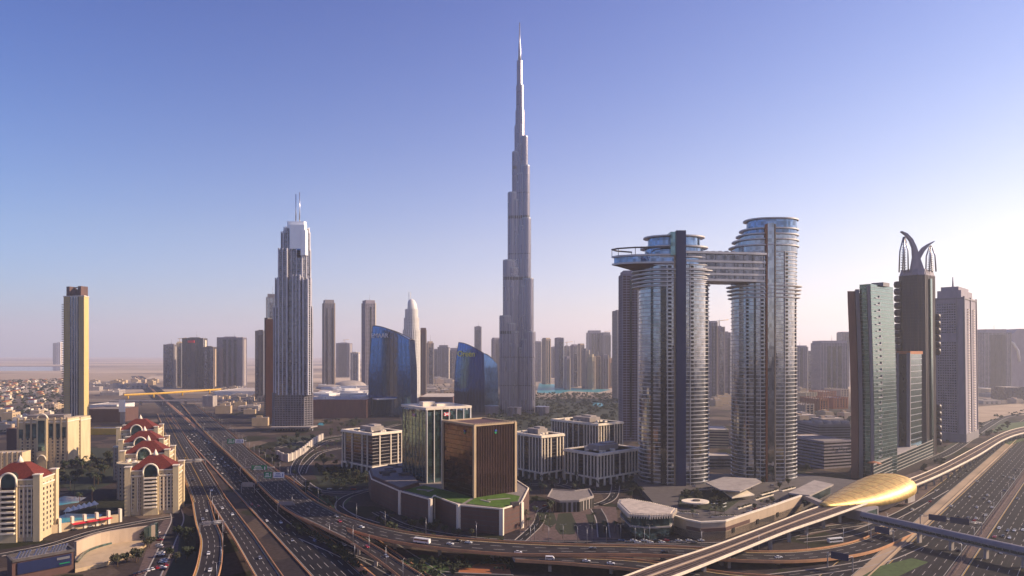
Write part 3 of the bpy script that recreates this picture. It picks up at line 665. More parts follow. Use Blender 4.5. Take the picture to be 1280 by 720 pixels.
# dark tower with horned crown
YD = 850; q = rectc(1156, YD, 1124, 1173, 40); c = ctr(q)
dt = thing('skyscraper', 'tall dark tower with curved horn crown and scalloped edges', 'skyscraper', (c.x, c.y, 0))
def cham(q, k):
    out = []
    for i in range(4):
        a, b, e = q[i-1], q[i], q[(i+1) % 4]; out += [b+(a-b).normalized()*k, b+(e-b).normalized()*k]
    return out
qc = cham(q, 6); ZT = Zt(335, YD)
MB().prism(qc, 0, ZT-8).build('dark_wall', M['dmauve'], dt); MB().loft([[(v.x, v.y, ZT-8) for v in qc], [(c.x+(v.x-c.x)*.9, c.y+(v.y-c.y)*.9, ZT) for v in qc]]).build('shoulder', M['mauve'], dt)
mb = MB(); piers(mb, qc, 0, ZT-7, 5, .35, .4); mb.build('fins', M['concd'], dt); mb = MB(); bands(mb, qc, 0, ZT-8, 4, .25, .1); mb.build('floor_bands', M['concd'], dt)
MB().obox((q[0]+q[1])/2+Vector((0, -1)), q[1]-q[0], 3, 1.2, 0, ZT-12).build('glass_stripe', M['ggreen'], dt)
mb = MB(); nL = 0
for e0, zs in ((q[3], range(60, int(ZT)-20, 9)), (q[1], range(10, int(ZT)-20, 9))):
    for i, z in enumerate(zs):
        if (z//60) % 2 == 0 or e0 is q[3]: mb.tube([(e0.x, e0.y, z), (e0.x, e0.y, z+1), (e0.x, e0.y, z+4.5), (e0.x, e0.y, z+8), (e0.x, e0.y, z+8.6)], [1.6, 3.6, 4.4, 3.6, 1.6], 10)
each(mb, 'scalloped_bay', M['dmauve'], dt)
def P2(px, py, dy=0): return (Xt(px, YD+12), YD+12+dy, Zt(py, YD+12))
mb = MB()
def horn(pts, w):
    n = len(pts); r = []
    for i, (pa, pb) in enumerate(pts):
        a = Vector(P2(*pa)); b = Vector(P2(*pb)); r.append([a-Vector((0, w, 0)), b-Vector((0, w, 0)), b+Vector((0, w, 0)), a+Vector((0, w, 0))])
    mb.loft(r[::-1])
horn([((1129, 290), (1129.3, 289)), ((1135, 294.5), (1136.5, 292)), ((1140, 301.5), (1143, 299)), ((1143, 310), (1147.5, 308.5)), ((1143.5, 322), (1151, 320)), ((1140, 341), (1157, 338))], 2.2)
horn([((1152, 324), (1150, 317)), ((1157.5, 314), (1155.5, 309.5)), ((1163.5, 307), (1162.5, 305)), ((1170, 302.3), (1170, 301.5))], 2)
each(mb, 'curved_horn', M['mauve'], dt)
mb = MB()
for (x0, x1, xt, yt) in ((1128.5, 1135.5, 1133, 296), (1162, 1170, 1166, 307)):
    for s in (-4, 4):
        mb.tube([P2(x0, 340, s), P2((x0+xt)/2-1, (340+yt)/2-4, s), P2(xt, yt, s*.3)], .9, 5); mb.tube([P2(x1, 340, s), P2((x1+xt)/2+1, (340+yt)/2-4, s), P2(xt, yt, s*.3)], .9, 5)
    for k in range(12):
        t = k/13; mb.tube([P2(x0+(xt-x0)*t*t, 338-(338-yt)*t), P2(x1+(xt-x1)*t*t, 338-(338-yt)*t)], .6, 4)
mb.build('lattice_fin', M['steel'], dt); lean(dt, -3, 280)
# grey tower with window grid
YG = 985; q = rectc(1207, YG, 1169, 1222, 46); c = ctr(q)
gy = thing('skyscraper', 'grey tower with grid of small windows, stepped top and single thin spire', 'skyscraper', (c.x, c.y, 0))
ZG = Zt(371, YG); MB().prism(q, 0, ZG).build('wall', M['mauve'], gy)
ci = [0]; a, b = q[3], q[0]; Ld = (b-a).length; e = (b-a).normalized()
wins(gy, a+e*4, b-e*10, 8, 12, ZG-52, 3.7, 2.0, 2.0, cnt=ci); wins(gy, a+e*4, b-e*10, 8, 36, 14, 3.7, 2.0, 2.0, cnt=[100])
mb = MB()
for i in range(50): mb.obox(q[0]+(q[1]-q[0])*.28+Vector((.7, -.7)), q[1]-q[0], 2.6, 1.0, 12+i*3.7, 13.2+i*3.7); mb.obox(q[0]+(q[1]-q[0])*.72+Vector((.7, -.7)), q[1]-q[0], 2.6, 1.0, 12+i*3.7, 13.2+i*3.7)
each(mb, 'balcony', M['ivory'], gy)
nn = Vector((.7, -.72)); mb = MB()
for t in (0, .5, 1): mb.obox(q[0]+(q[1]-q[0])*t, q[1]-q[0], 1.2, 1.2, 0, ZG+1)
mb.obox(q[3], q[1]-q[0], 1.2, 1.2, 0, ZG+1); mb.obox(q[0]-e*9, e, .8, 1.0, 8, ZG); each(mb, 'corner_pier', M['grey'], gy)
MB().prism(offset(q, .9), ZG-3, ZG-1).build('cornice', M['grey'], gy)
mb = MB(); mb.prism(offset(q, -4), ZG, Zt(362, YG)); mb.prism(offset(q, -8), Zt(362, YG), Zt(357, YG)); each(mb, 'stepped_top', M['mauve'], gy)
MB().tube([(c.x-3, c.y, 218), (c.x-3, c.y, 232), (c.x-3, c.y, Zt(342, YG))], [1.6, 1.2, .5], 8).build('spire', M['mauve'], gy); MB().prism(offset(q, 1.5), 0, 12).build('base', M['grey'], gy); lean(gy, -3, 240)

# ================= SKYLINE: px left, px right, py top, Y, depth, wall, band, bay, theta, label
def T(name, pl, pr, pt, Y, dep, wall, band, bay, th, label, grp='towers of the far skyline', crown=None, pier=None, bh=1.1, fh=3.8, pw=.9):
    sd_ = int(pl*7) % 97
    return tower(name, label, 'tower', rectf(pl, pr, Y, dep, th), Zt(pt, Y), wall, band, bay=bay, group=grp, seed=sd_, crown=crown, pier=pier, bh=bh, fh=fh, pw=pw)
SL = [
 (66, 70.5, 429, 7500, 40, 'gfar', 'grey', 20, 0, 'faint slim tower alone on left horizon, darker of the pair', None),
 (71.5, 75.5, 428, 7500, 40, 'white', 'white', 20, 0, 'faint slim pale tower alone on left horizon, beside a darker one', None),
 (202, 217, 431, 2500, 40, 'gdark', 'grey', 9, 12, 'dark glass slab leftmost of far left office group', None),
 (216.5, 227, 429, 2560, 36, 'gfar', 'cream', 7, 20, 'pale tower with bright lit side behind the dark blocks at left', (3, 6)),
 (226, 254, 423, 2450, 44, 'gblack', 'concd', 9, 10, 'tall black office block with red sign near the highway', None),
 (252, 267, 434, 2440, 40, 'gblack', 'concd', 8, 10, 'lower black office block attached right of the one with red sign', None),
 (270, 303, 422, 2500, 50, 'gfar', 'mauve', 4.5, 6, 'square grey residential block with many small balconies', None),
 (316, 330, 414, 1900, 30, 'gdark', 'concd', 7, 15, 'dark slab tower half hidden left of the white topped tower', None),
 (329, 345, 372, 1800, 34, 'gsky', 'grey', 8, 15, 'slim glass tower with curved top left of white topped tower', (3, 10)),
 (399.5, 418, 379, 2300, 42, 'gfar', 'grey', 6, 25, 'pale round shouldered tower behind mall roofs, dotted with balconies', (3, 12)),
 (420, 437, 429, 3600, 60, 'gfar', 'mauve', 9, 0, 'squat hazy tower right of the dotted balcony tower', None),
 (438, 448, 441, 2900, 30, 'gdark', 'ivory', 9, 0, 'short block with white piers left of the sail buildings', None),
 (449.5, 469, 379, 1950, 36, 'gfar', 'mauve', 5, 30, 'plain brown grey tower rising behind blue sail building', (2, 9)),
 (524, 533, 413, 2100, 24, 'brown', 'brown', 6, 15, 'slim reddish brown tower right of white domed tower', (1, 8)),
 (532, 542, 429, 2500, 28, 'gfar', 'sandst', 8, 20, 'sandy pointed tower right of the reddish brown one', (3, 7)),
 (541, 549, 437, 3300, 30, 'gfar', 'mauve', 8, 0, 'narrow hazy block in the low cluster between sail buildings', None),
 (547, 561, 434, 3200, 40, 'gfar', 'grey', 9, 0, 'banded hazy block in the middle between sail buildings', (6, 10)),
 (560, 582, 438, 3300, 40, 'gfar', 'mauve', 10, 0, 'wide flat hazy block between the sail buildings', (10, 12)),
 (593, 601.5, 408.5, 3000, 30, 'gdark', 'mauve', 8, 0, 'single slim dark tower between pointed blue building and tallest tower', None),
 (614, 625, 424, 2600, 30, 'gfar', 'mauve', 6, 20, 'hazy tower touching left side of the tallest tower', (2, 6)),
 (668, 677, 428, 3050, 30, 'gfar', 'mauve', 7, 15, 'hazy tower just right of the tallest tower', (2, 6)),
 (677.5, 688.5, 424, 2800, 34, 'gfar', 'sandst', 6, 28, 'hazy tower with bright right edge, second right of tallest tower', (2, 6)),
 (689, 695, 434, 3500, 26, 'gfar', 'mauve', 8, 10, 'thin hazy tower in gap of the right hand cluster', None),
 (694, 705, 423, 2500, 34, 'gfar', 'mauve', 5, 12, 'tall flat topped hazy tower starting the waterside cluster', (1, 3)),
 (704.5, 713, 433, 2950, 30, 'gfar', 'grey', 8, 20, 'hazy tower with blue glass middle in waterside cluster', None),
 (705.5, 713, 448, 2380, 24, 'gfar', 'mauve', 5, 20, 'short front tower at the water edge of the cluster', (2, 8)),
 (713.5, 722.5, 432, 2550, 28, 'gfar', 'mauve', 5, 20, 'mauve tower with stepped crown in the cluster centre', (3, 5)),
 (722, 731, 431, 2650, 28, 'gfar', 'sandst', 6, 20, 'sandy mauve tower with flat crown in cluster centre', (2, 5)),
 (728, 737, 438, 2450, 28, 'gfar', 'grey', 5, 24, 'grey tower with peaked crown right of cluster centre', (4, 7)),
 (735.5, 744, 446, 2400, 28, 'gfar', 'cream', 6, 30, 'tower with golden lit right edge by the water', (3, 9)),
 (734, 753, 416, 3300, 50, 'gfar', 'mauve', 10, 8, 'large stepped hazy block rising behind waterside cluster', (6, 12)),
 (752, 764, 419, 3250, 40, 'gfar', 'grey', 9, 8, 'hazy block with scaffold top right of stepped block', (3, 14)),
 (744.5, 751.5, 446, 2450, 26, 'gfar', 'sandst', 5, 12, 'short tower with crenellated roof right of golden edged tower', (1, 2)),
 (751.5, 761, 444, 2430, 30, 'gfar', 'mauve', 6, 14, 'short twin of the crenellated tower, nearer the dark slab', None),
 (759.5, 766, 448, 2500, 24, 'rust', 'sandst', 7, 20, 'orange lit small tower at right end of waterside cluster', None),
 (767, 779, 389, 1900, 30, 'gfar', 'grey', 5, 20, 'tall grey glass tower left of dark brown slab', (1, 2)),
 (778, 799, 343, 1000, 34, 'brown', 'mauve', 6, 0, 'dark brown slab tower directly left of the oval towers', (2, 6)),
 (886, 897, 403, 1800, 40, 'gfar', 'mauve', 6, 8, 'hazy tower seen through the gap of the oval towers, tallest there', (1, 4)),
 (896, 906, 409, 1830, 34, 'gfar', 'mauve', 5, 8, 'middle step of the hazy tower row in gap of oval towers', None),
 (904, 914, 416, 1860, 34, 'gfar', 'mauve', 5, 8, 'lowest step of the hazy tower row in gap of oval towers', None),
 (994, 1010, 434, 2300, 50, 'gfar', 'mauve', 7, 0, 'hazy block just right of the oval towers', (3, 6)),
 (1008, 1028, 440, 2350, 60, 'gfar', 'mauve', 9, 0, 'low wide hazy block right of oval towers', None),
 (1026, 1060, 429, 2100, 70, 'gfar', 'mauve', 8, 0, 'wide hazy slab left of the green glass tower', (3, 8)),
 (1052, 1062, 416, 2600, 40, 'gfar', 'grey', 12, 0, 'pale rounded tower peeping behind the wide hazy slab', (2, 4)),
 (1115, 1124, 412, 1600, 40, 'gfar', 'mauve', 8, 0, 'hazy sliver of tower between green and dark towers', None),
 (1219, 1233, 428, 2300, 60, 'gfar', 'mauve', 12, 0, 'hazy block right of grey window grid tower', None),
 (1231, 1264, 416, 2200, 60, 'gfar', 'mauve', 12, 0, 'hazy wide tower with roof crane at right edge', (9, 12)),
]
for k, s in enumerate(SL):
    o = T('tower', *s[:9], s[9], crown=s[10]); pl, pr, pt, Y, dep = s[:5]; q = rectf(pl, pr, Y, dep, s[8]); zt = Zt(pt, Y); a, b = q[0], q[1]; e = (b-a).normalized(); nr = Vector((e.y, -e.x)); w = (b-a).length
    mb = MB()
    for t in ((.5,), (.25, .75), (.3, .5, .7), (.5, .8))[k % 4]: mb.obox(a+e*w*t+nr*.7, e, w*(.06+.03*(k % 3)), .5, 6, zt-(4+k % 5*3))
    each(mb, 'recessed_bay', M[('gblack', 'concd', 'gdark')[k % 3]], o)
    mb = MB(); mb.obox(b-e*1.2+nr*.4, e, 1.4, 1.2, 0, zt+1.5); mb.obox(b+(q[2]-b)*.5, q[2]-b, (q[2]-b).length*.2, .8, 8, zt-6); each(mb, 'sunlit_edge_strip', M[('ivory', 'sandst', 'conc', 'white')[k % 4]], o)  # pale right-hand strips put the look of a sunlit edge into the colour
    if k % 2 == 0 and Y < 5000:
        h = s[10][1] if s[10] else 3; c = ctr(q); MB().tube([(c.x+w*.1, c.y, zt), (c.x+w*.1, c.y, zt+h+12+k % 5*3)], [.9, .3], 5).build('mast', M['steel'], o)
    if k % 7 == 3: c = ctr(q); mb = MB(); mb.tube([(c.x, c.y, zt), (c.x, c.y, zt+18)], .8, 4); mb.tube([(c.x-8, c.y, zt+17), (c.x+26, c.y, zt+21)], .7, 4); mb.build('roof_crane', M['yellow'], o)
# red lettered sign on black block, orange flank of slab, arched top at far right
o = [x for x in COL.objects if x.get('label', '').startswith('tall black office')][0]; yy = 2450
MB().box(Xt(232, yy), yy-3, Zt(428.5, yy), Xt(243, yy), yy+3, Zt(425.5, yy)).build('roof_sign', M['red'], o)
w = thing('tower', 'dark slab with orange stone flank hugging left side of the white topped tower', 'tower', (Xt(337, 1250), 1250, 0))
MB().prism(rectf(332, 342, 1250, 22), 0, Zt(399, 1250)).build('orange_flank', M['rust'], w); MB().prism(rectf(330.5, 334.5, 1256, 24), 0, Zt(397, 1250)).build('dark_edge', M['concd'], w)
mb = MB(); bands(mb, rectf(331, 333.5, 1254, 24), 4, Zt(399, 1250), 3.8, .5, .4); mb.build('floor_bands', M['mauve'], w)
yy = 2250; w = thing('tower', 'hazy slanted building with curved white edge at right frame edge', 'tower', (Xt(1275, yy), yy, 0))
mb = MB(); f = [(1262, 448), (1300, 448), (1288, 411), (1274, 411), (1262, 420)]
mb.loft([[(Xt(a, yy), yy, Zt(b, yy) if b < 448 else 0) for a, b in f], [(Xt(a, yy), yy+60, Zt(b, yy) if b < 448 else 0) for a, b in f]]); mb.build('wall', M['mauve'], w)
MB().tube([(Xt(a, yy), yy-2, Zt(b, yy)) for a, b in ((1258, 425), (1266, 429), (1272, 438), (1274, 452))], 4, 6).build('curved_edge', M['white'], w)
# white domed tower
YW = 1750; cx = Xt(513, YW); dw = thing('skyscraper', 'white rounded tower with half dome top and twin thin masts, behind blue sail building', 'skyscraper', (cx, YW+20, 0))
gl = MB(); bd = MB(); pp = MB()
for r, z0, z1 in ((22, 0, Zt(412, YW)), (19, Zt(412, YW), Zt(397, YW)), (16, Zt(397, YW), Zt(386, YW))):
    p = circ((cx, YW+20), r, 28); gl.prism(p, z0, z1); bands(bd, p, z0, z1, 3.9, 1.6, .5); piers(pp, p, z0, z1, 6, 1.4, .9)
gl.build('glass_drum', M['gfar'], dw); bd.build('floor_bands', M['white'], dw); pp.build('piers', M['white'], dw)
rr = []
for k in range(8):
    t = k/7; r = 15*math.sqrt(max(.02, 1-t*t)); z = Zt(386, YW)+27*t; rr.append([(cx+max(-9, r*math.cos(2*math.pi*i/20)), YW+20+r*math.sin(2*math.pi*i/20), z) for i in range(20)])
MB().loft(rr).build('half_dome', M['white'], dw)
for dx in (-7, -3): MB().tube([(cx+dx, YW+20, Zt(386, YW)), (cx+dx, YW+20, Zt(364, YW))], .7, 5).build('mast', M['white'], dw)
# cream striped tower on the left
YC = 1200; cs = thing('skyscraper', 'lone cream tower with dark vertical stripes and notched crown, far left', 'skyscraper', (Xt(96, YC), YC+15, 0))
q = rectc(105, YC, 79.5, 111, 58); q = [Vector((Xt(105, YC), YC)), Vector((Xt(111, YC+26), YC+26)), Vector((Xt(86, YC+42), YC+42)), Vector((Xt(79.5, YC+14), YC+14))]
ZC = Zt(370, YC); MB().prism(q, 0, ZC).build('wall', M['gold_cream'], cs)
a, b = q[3], q[0]; e = b-a; Ld = e.length; en = e.normalized(); nr = Vector((en.y, -en.x)); mb = MB(); m2 = MB()
for t, wd in ((.36, 1.3), (.50, 2.0), (.62, 1.6), (.72, 1.0)): mb.obox(a+e*t+nr*.2, e, wd, .5, 0, ZC)
each(mb, 'dark_stripe', M['gdark'], cs)
for t, wd in ((.43, .8), (.565, .6), (.67, .5)): m2.obox(a+e*t+nr*.5, e, wd, .7, 0, ZC+1)
each(m2, 'pier', M['ivory'], cs)
mb = MB()
for i in range(56): mb.obox(a+e*.16+nr*.1, e, Ld*.13, .3, 4+i*4.1, 4.7+i*4.1); mb.obox(a+e*.87+nr*.1, e, Ld*.11, .3, 4+i*4.1, 4.7+i*4.1)
mb.build('floor_lines', M['sandst'], cs)
mb = MB()
for i in range(52): mb.obox(q[3]-en*.6, e, 1.4, 2.2, 6+i*4.1, 7.2+i*4.1)
each(mb, 'side_balcony', M['concd'], cs)
MB().prism(offset(q, .8), ZC-.5, ZC+1.2).build('cornice', M['ivory'], cs); mb = MB(); qq = offset(q, -4)
for t in (.15, .5, .85): mb.obox(qq[3]+(qq[0]-qq[3])*t+Vector((2, 4)), e, 3.6, 7, ZC, ZC+(13 if t == .5 else 18))
each(mb, 'crown_block', M['brown'], cs); MB().obox(ctr(q), e, 10, 2, ZC+16, ZC+17.5).build('crown_beam', M['conc'], cs)

# ================= MALL AND LOW BUILDINGS
def low(name, label, cat, poly, z1, wall, roof='roofpale', band=None, group=None, fh=3.6, rows=0):
    c = ctr(poly); rt = thing(name, label, cat, (c.x, c.y, 0), group)
    MB().prism(poly, 0, z1).build('wall', M[wall], rt); MB().prism(offset(poly, -.6), z1-.2, z1+.25).build('roof', M[roof], rt)
    out = offset(poly, .1); inn = offset(poly, -.6); mb = MB(); n = len(poly)
    for i in range(n): mb.prism([out[i], out[(i+1) % n], inn[(i+1) % n], inn[i]], z1-.4, z1+1)
    mb.build('parapet', M[wall], rt)
    if band: mb = MB(); bands(mb, poly, 2.2, z1-1, fh, 1.5, .12); mb.build('window_bands', M[band], rt)
    return rt
YM = 1352
ml = low('shopping_mall', 'long low mall with brown wall and pale cluttered roof behind white topped tower', 'shopping mall', [Vector((Xt(388, YM), YM)), Vector((Xt(458.5, YM), YM)), Vector((Xt(466, 1440), 1440)), Vector((Xt(515, 1560), 1560)), Vector((Xt(500, 1900), 1900)), Vector((Xt(405, 1950), 1950))], 36, 'brown2', 'roofpale')
rd = random.Random(9); mb = MB()
for i in range(46):
    y = rd.uniform(1380, 1900); x = Xt(rd.uniform(398, 490), y); mb.obox((x, y), (rd.uniform(.6, 1), rd.uniform(-.6, .6)), rd.uniform(6, 30), rd.uniform(4, 14), 36, 36+rd.uniform(1.5, 7))
each(mb, 'roof_hall', M['white'], ml)
def dome(root, c, rx, ry, h, z, m, name='dome', K=7, n=24):
    rr = []
    for k in range(K+1):
        t = k/K*math.pi/2*.98; rr.append([(c[0]+rx*math.cos(t)*math.cos(2*math.pi*i/n), c[1]+ry*math.cos(t)*math.sin(2*math.pi*i/n), z+h*math.sin(t)) for i in range(n)])
    MB().loft(rr, 0, True, True).build(name, M[m], root)
dome(ml, (Xt(438, 1900), 1900), 44, 56, 17, 36, 'conc'); dome(ml, (Xt(412, 1800), 1800), 36, 40, 10, 36, 'conc')
low('exhibition_hall', 'pale flat hall roof between mall and blue pointed building', 'building', rectf(524, 566, 1650, 160), 22, 'brown', 'roofpale')
low('exhibition_hall', 'wide pale hall below the square grey balcony block at left', 'building', rectf(268, 322, 2000, 200), 16, 'white', 'roofpale')
for i, (x0, x1, py, dep, z, wl, lb) in enumerate((
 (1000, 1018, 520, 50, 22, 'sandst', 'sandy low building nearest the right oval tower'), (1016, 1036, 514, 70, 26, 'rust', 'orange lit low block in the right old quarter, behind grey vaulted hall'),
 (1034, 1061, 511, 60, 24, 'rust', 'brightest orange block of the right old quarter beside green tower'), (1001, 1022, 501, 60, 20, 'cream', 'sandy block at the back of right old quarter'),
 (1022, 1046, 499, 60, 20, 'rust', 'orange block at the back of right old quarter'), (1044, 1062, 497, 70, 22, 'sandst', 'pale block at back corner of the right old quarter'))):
    Y = 110500/(py-HY); rt = low('old_quarter_block', lb, 'building', rectf(x0, x1, Y, dep, 12), z, wl, 'roofpale', None, 'blocks of the right old quarter')
    q = rectf(x0, x1, Y, dep, 12); wins(rt, q[0], q[1], 8, 4, 4, 5, 2.6, 3, 'gblack'); mb = MB(); piers(mb, q, 0, z+3, 8, 2.4, 1.2); each(mb, 'wall_tower', M[wl], rt, 30)
rt = low('office_block', 'grey low building with vaulted roof bays right of the oval towers', 'building', rectf(1017, 1064, 960, 60, 6), 28, 'grey', 'roofgrey', 'concd')
for i in range(4): x = Xt(1022+i*11, 975); MB().tube([(x-6, 975, 28), (x+6, 975, 28)], 5, 10).build('roof_vault', M['conc'], rt)
q = rectc(1030, 760, 994, 1064, 20); rt = low('office_block', 'grey office block with dark window bands right beside the oval towers', 'building', q, 30, 'mauve', 'roofgrey', 'gblack')
low('office_block', 'sandy block with pale tiled roof behind the grey banded office block', 'building', rectf(1008, 1046, 850, 46, 8), 22, 'sandst', 'roofpale', 'gblack')
low('hotel_block', 'cream low hotel seen between the two oval towers', 'building', rectf(886, 918, 930, 50, -10), 24, 'cream', 'roofpale', 'brown')
low('office_block', 'pale block with grey roof in gap of the oval towers, low front', 'building', rectf(884, 916, 760, 24), 14, 'conc', 'roofpale', 'gblack')
tr = thing('truss_bridge', 'white lattice truss bridge left of green glass tower', 'bridge', (Xt(1050, 740), 740, 0)); mb = MB(); xs = [Xt(1040+i*5.5, 735) for i in range(6)]
mb.tube([(xs[0], 735, 22), (xs[-1], 735, 22)], .6, 5); mb.tube([(xs[0], 735, 29), (xs[-1], 735, 29)], .6, 5)
for i in range(5): mb.tube([(xs[i], 735, 22 if i % 2 else 29), (xs[i+1], 735, 29 if i % 2 else 22)], .5, 5)
mb.build('truss', M['conc'], tr)
# hazy low sheds at right horizon
for (x0, x1, py, z, wl, lb) in ((1222, 1236, 492, 18, 'white', 'white low shed right of grey tower'), (1236, 1256, 496, 22, 'cream', 'cream low shed at right, in front of hazy towers'), (1258, 1284, 500, 34, 'gfar', 'blue grey glass block at right edge by the sand')):
    low('warehouse', lb, 'warehouse', rectf(x0, x1, 110500/(py-HY), 60), z, wl, 'roofpale')

# ================= HOTEL WITH RED ROOFS
def rectd(C, th, wr, wl):
    C = Vector(C[:2]); a = Vector((math.cos(R(th)), math.sin(R(th)))); b = Vector((-a.y, a.x)); return [C, C+a*wr, C+a*wr+b*wl, C+b*wl]
def hotel(label, C, th, wr, wl, eave, apex, rows, cnt=None, full=True):
    q = rectd(C, th, wr, wl); c = ctr(q); rt = thing('hotel_wing', label, 'hotel', (c.x, c.y, 0), 'hotel wings with red tiled roofs')
    MB().prism(q, 0, eave).build('wall', M['cream'], rt); a, b = q[3], q[0]; e = (b-a).normalized(); nr = Vector((e.y, -e.x)); Ld = wl
    fh = (eave-7)/rows; ci = [0]
    wins(rt, a+e*1.5, a+e*Ld*.32, 2, rows, 5, fh, 1.8, fh*.55, cnt=ci); wins(rt, a+e*Ld*.64, b-e*1.5, 4, rows, 5, fh, 1.5, fh*.5, cnt=ci)
    wins(rt, q[0], q[1], 5, rows, 5, fh, 1.6, fh*.55, cnt=[60])
    m = a+e*Ld*.48+nr*1.0; MB().obox(m, e, Ld*.15, 1.4, 0, eave-2).build('centre_bay', M['cream'], rt)
    mb = MB(); m2 = MB()
    for i in range(rows-1):
        mb.obox(m+nr*2.2, e, Ld*.13, 1.1, 6+i*fh, 7.1+i*fh); m2.obox(m+nr*1.42, e, Ld*.12, .12, 7.4+i*fh, 5.6+(i+1)*fh)
    each(mb, 'balcony', M['ivory'], rt); each(m2, 'balcony_door', M['gblack'], rt)
    # arch over the centre bay
    z0 = eave-5; r = Ld*.15; pts = [(-r, z0)]+[(-r*math.cos(t), z0+4+r*1.1*math.sin(t)) for t in [math.pi*k/10 for k in range(11)]]+[(r, z0)]
    P = lambda x, z, o: (m.x+e.x*x+nr.x*o, m.y+e.y*x+nr.y*o, z)
    MB().tube([P(x, z, 1.4) for x, z in pts], .75, 6).build('arch', M['ivory'], rt)
    mb = MB(); mb.loft([[P(x*.95, z, 1.5) for x, z in pts], [P(x*.95, z, -8) for x, z in pts]][::-1]); mb.build('arch_glass', M['gteal'], rt)
    mb = MB(); piers(mb, q, 0, eave, Ld/4 if Ld < 40 else 9, 1.1, .5, edges=(3,)); each(mb, 'pier', M['sandst'], rt)
    MB().prism(offset(q, .8), eave-5.2, eave-4.2).build('cornice', M['ivory'], rt)
    MB().prism(offset(q, 1.0), eave-.8, eave).build('eaves', M['ivory'], rt)
    mb = MB()
    for v in q: mb.obox(c+(v-c)*.97, e, 2.1, 2.1, 0, eave+2.6)
    each(mb, 'corner_turret', M['cream'], rt); mb = MB()
    for v in q: mb.obox(c+(v-c)*.97, e, 2.5, 2.5, eave+2.6, eave+3.3)
    each(mb, 'turret_cap', M['ivory'], rt)
    mb = MB()
    for k in range(3): mb.obox(a+e*Ld*(.09+.12*k)+nr*.5, e, .25, .5, 3, eave-6)
    for k in range(5): mb.obox(a+e*Ld*(.66+.075*k)+nr*.5, e, .25, .5, 3, eave-6)
    each(mb, 'pilaster', M['ivory'], rt)
    o = offset(q, -.6); ri = [c+(v-c)*.28 for v in q]
    MB().loft([[(v.x, v.y, eave) for v in o], [(v.x, v.y, apex) for v in ri]]).build('roof', M['roofred'], rt); rf = COL.objects[-1]
    MB().tube([(c.x, c.y, apex), (c.x, c.y, apex+1.5), (c.x, c.y, apex+5)], [2.2, 1.6, .1], 8).build('finial', M['ivory'], rf)
    return rt
r1 = hotel('nearest of the right hand red roofed hotel wings, beside the flyover', (Xt(221, 552), 552), 106, 24, 36, 36, 46, 10)
hotel('second red roofed hotel wing along the highway', (Xt(210, 628), 628), 106, 26, 38, 38, 48, 10)
hotel('third red roofed hotel wing along the highway', (Xt(203, 690), 690), 106, 26, 38, 40, 50, 10)
hotel('rearmost and highest looking red roofed hotel wing of the row', (Xt(196, 785), 785), 106, 28, 40, 42, 53, 10)
hotel('red roofed hotel wing at left frame edge with arched front', (Xt(48, 470), 470), 100, 24, 34, 43, 53, 10)
# rounded lower wings behind the row
for (px, Y, r, zt, lb) in ((160, 600, 15, 31, 'round cream terrace wing left of nearest red roofed wing'), (152, 690, 14, 33, 'round cream terrace wing behind the nearest round one')):
    c = (Xt(px, Y), Y+14); p = circ(c, r, 20); rt = thing('hotel_wing', lb, 'hotel', (c[0], c[1], 0), 'round terrace wings of the hotel')
    MB().prism(p, 0, zt).build('wall', M['beige'], rt); mb = MB(); bands(mb, p, 3, zt-2, 3.4, 1.4, .2); mb.build('window_bands', M['gblack'], rt)
    mb = MB(); piers(mb, p, 0, zt, 5, 1.2, .6); each(mb, 'pier', M['sandst'], rt); MB().prism(circ(c, r+1, 24), zt, zt+1).build('terrace', M['cream'], rt)
    mb = MB()
    for k in range(6): mb.prism(circ((c[0]+r*.5*math.cos(k), c[1]+r*.5*math.sin(k)), 1.6, 8), zt+1, zt+3)
    each(mb, 'terrace_canopy', M['ivory'], rt)
# big cream hotel block further back
q = rectd((Xt(84, 770), 770), 100, 30, 50); c = ctr(q); hb3 = thing('hotel_block', 'large cream hotel block with green glass columns and arches, left middle', 'hotel', (c.x, c.y, 0))
MB().prism(q, 0, 55).build('wall', M['cream'], hb3); a, b = q[3], q[0]; e = (b-a).normalized(); nr = Vector((e.y, -e.x)); ci = [0]
wins(hb3, a+e*2, b-e*2, 9, 8, 6, 3.7, 2.2, 2.0, cnt=ci)
mb = MB()
for t, z1 in ((.06, 44), (.2, 50), (.33, 50), (.67, 50), (.82, 50), (.94, 46)): mb.obox(a+e*50*t+nr*.3, e, 1.9, .4, 34, z1)
each(mb, 'glass_column', M['gteal'], hb3)
mb = MB()
for t in (0, .13, .27, .4, .6, .74, .88, 1): mb.obox(a+e*50*t+nr*.4, e, .9, .8, 0, 57)
each(mb, 'pier', M['beige'], hb3)
m = a+e*25+nr*1.5; MB().obox(m, e, 5.2, 1.6, 0, 56).build('centre_bay', M['cream'], hb3); MB().obox(m+nr*1.7, e, 3.4, .15, 20, 54).build('centre_glass', M['gteal'], hb3)
MB().tube([(m.x+e.x*5.2*math.cos(t), m.y+e.y*5.2*math.cos(t), 56+5*math.sin(t)) for t in [math.pi*k/8 for k in range(9)]], .9, 5).build('arch', M['ivory'], hb3)
MB().tube([(m.x+e.x*4.4*math.cos(t)+nr.x*2, m.y+e.y*4.4*math.cos(t)+nr.y*2, 10+5*math.sin(t)) for t in [math.pi*k/8 for k in range(9)]], .8, 5).build('arch', M['ivory'], hb3)
MB().prism(offset(q, 1), 51.5, 52.6).build('cornice', M['ivory'], hb3); MB().prism(offset(q, -6), 55, 59).build('roof_block', M['roofgrey'], hb3)
q2 = rectd((Xt(101, 800), 800), 100, 26, 15); c = ctr(q2); rt = thing('hotel_block', 'narrow cream hotel wing just right of the large cream block', 'hotel', (c.x, c.y, 0))
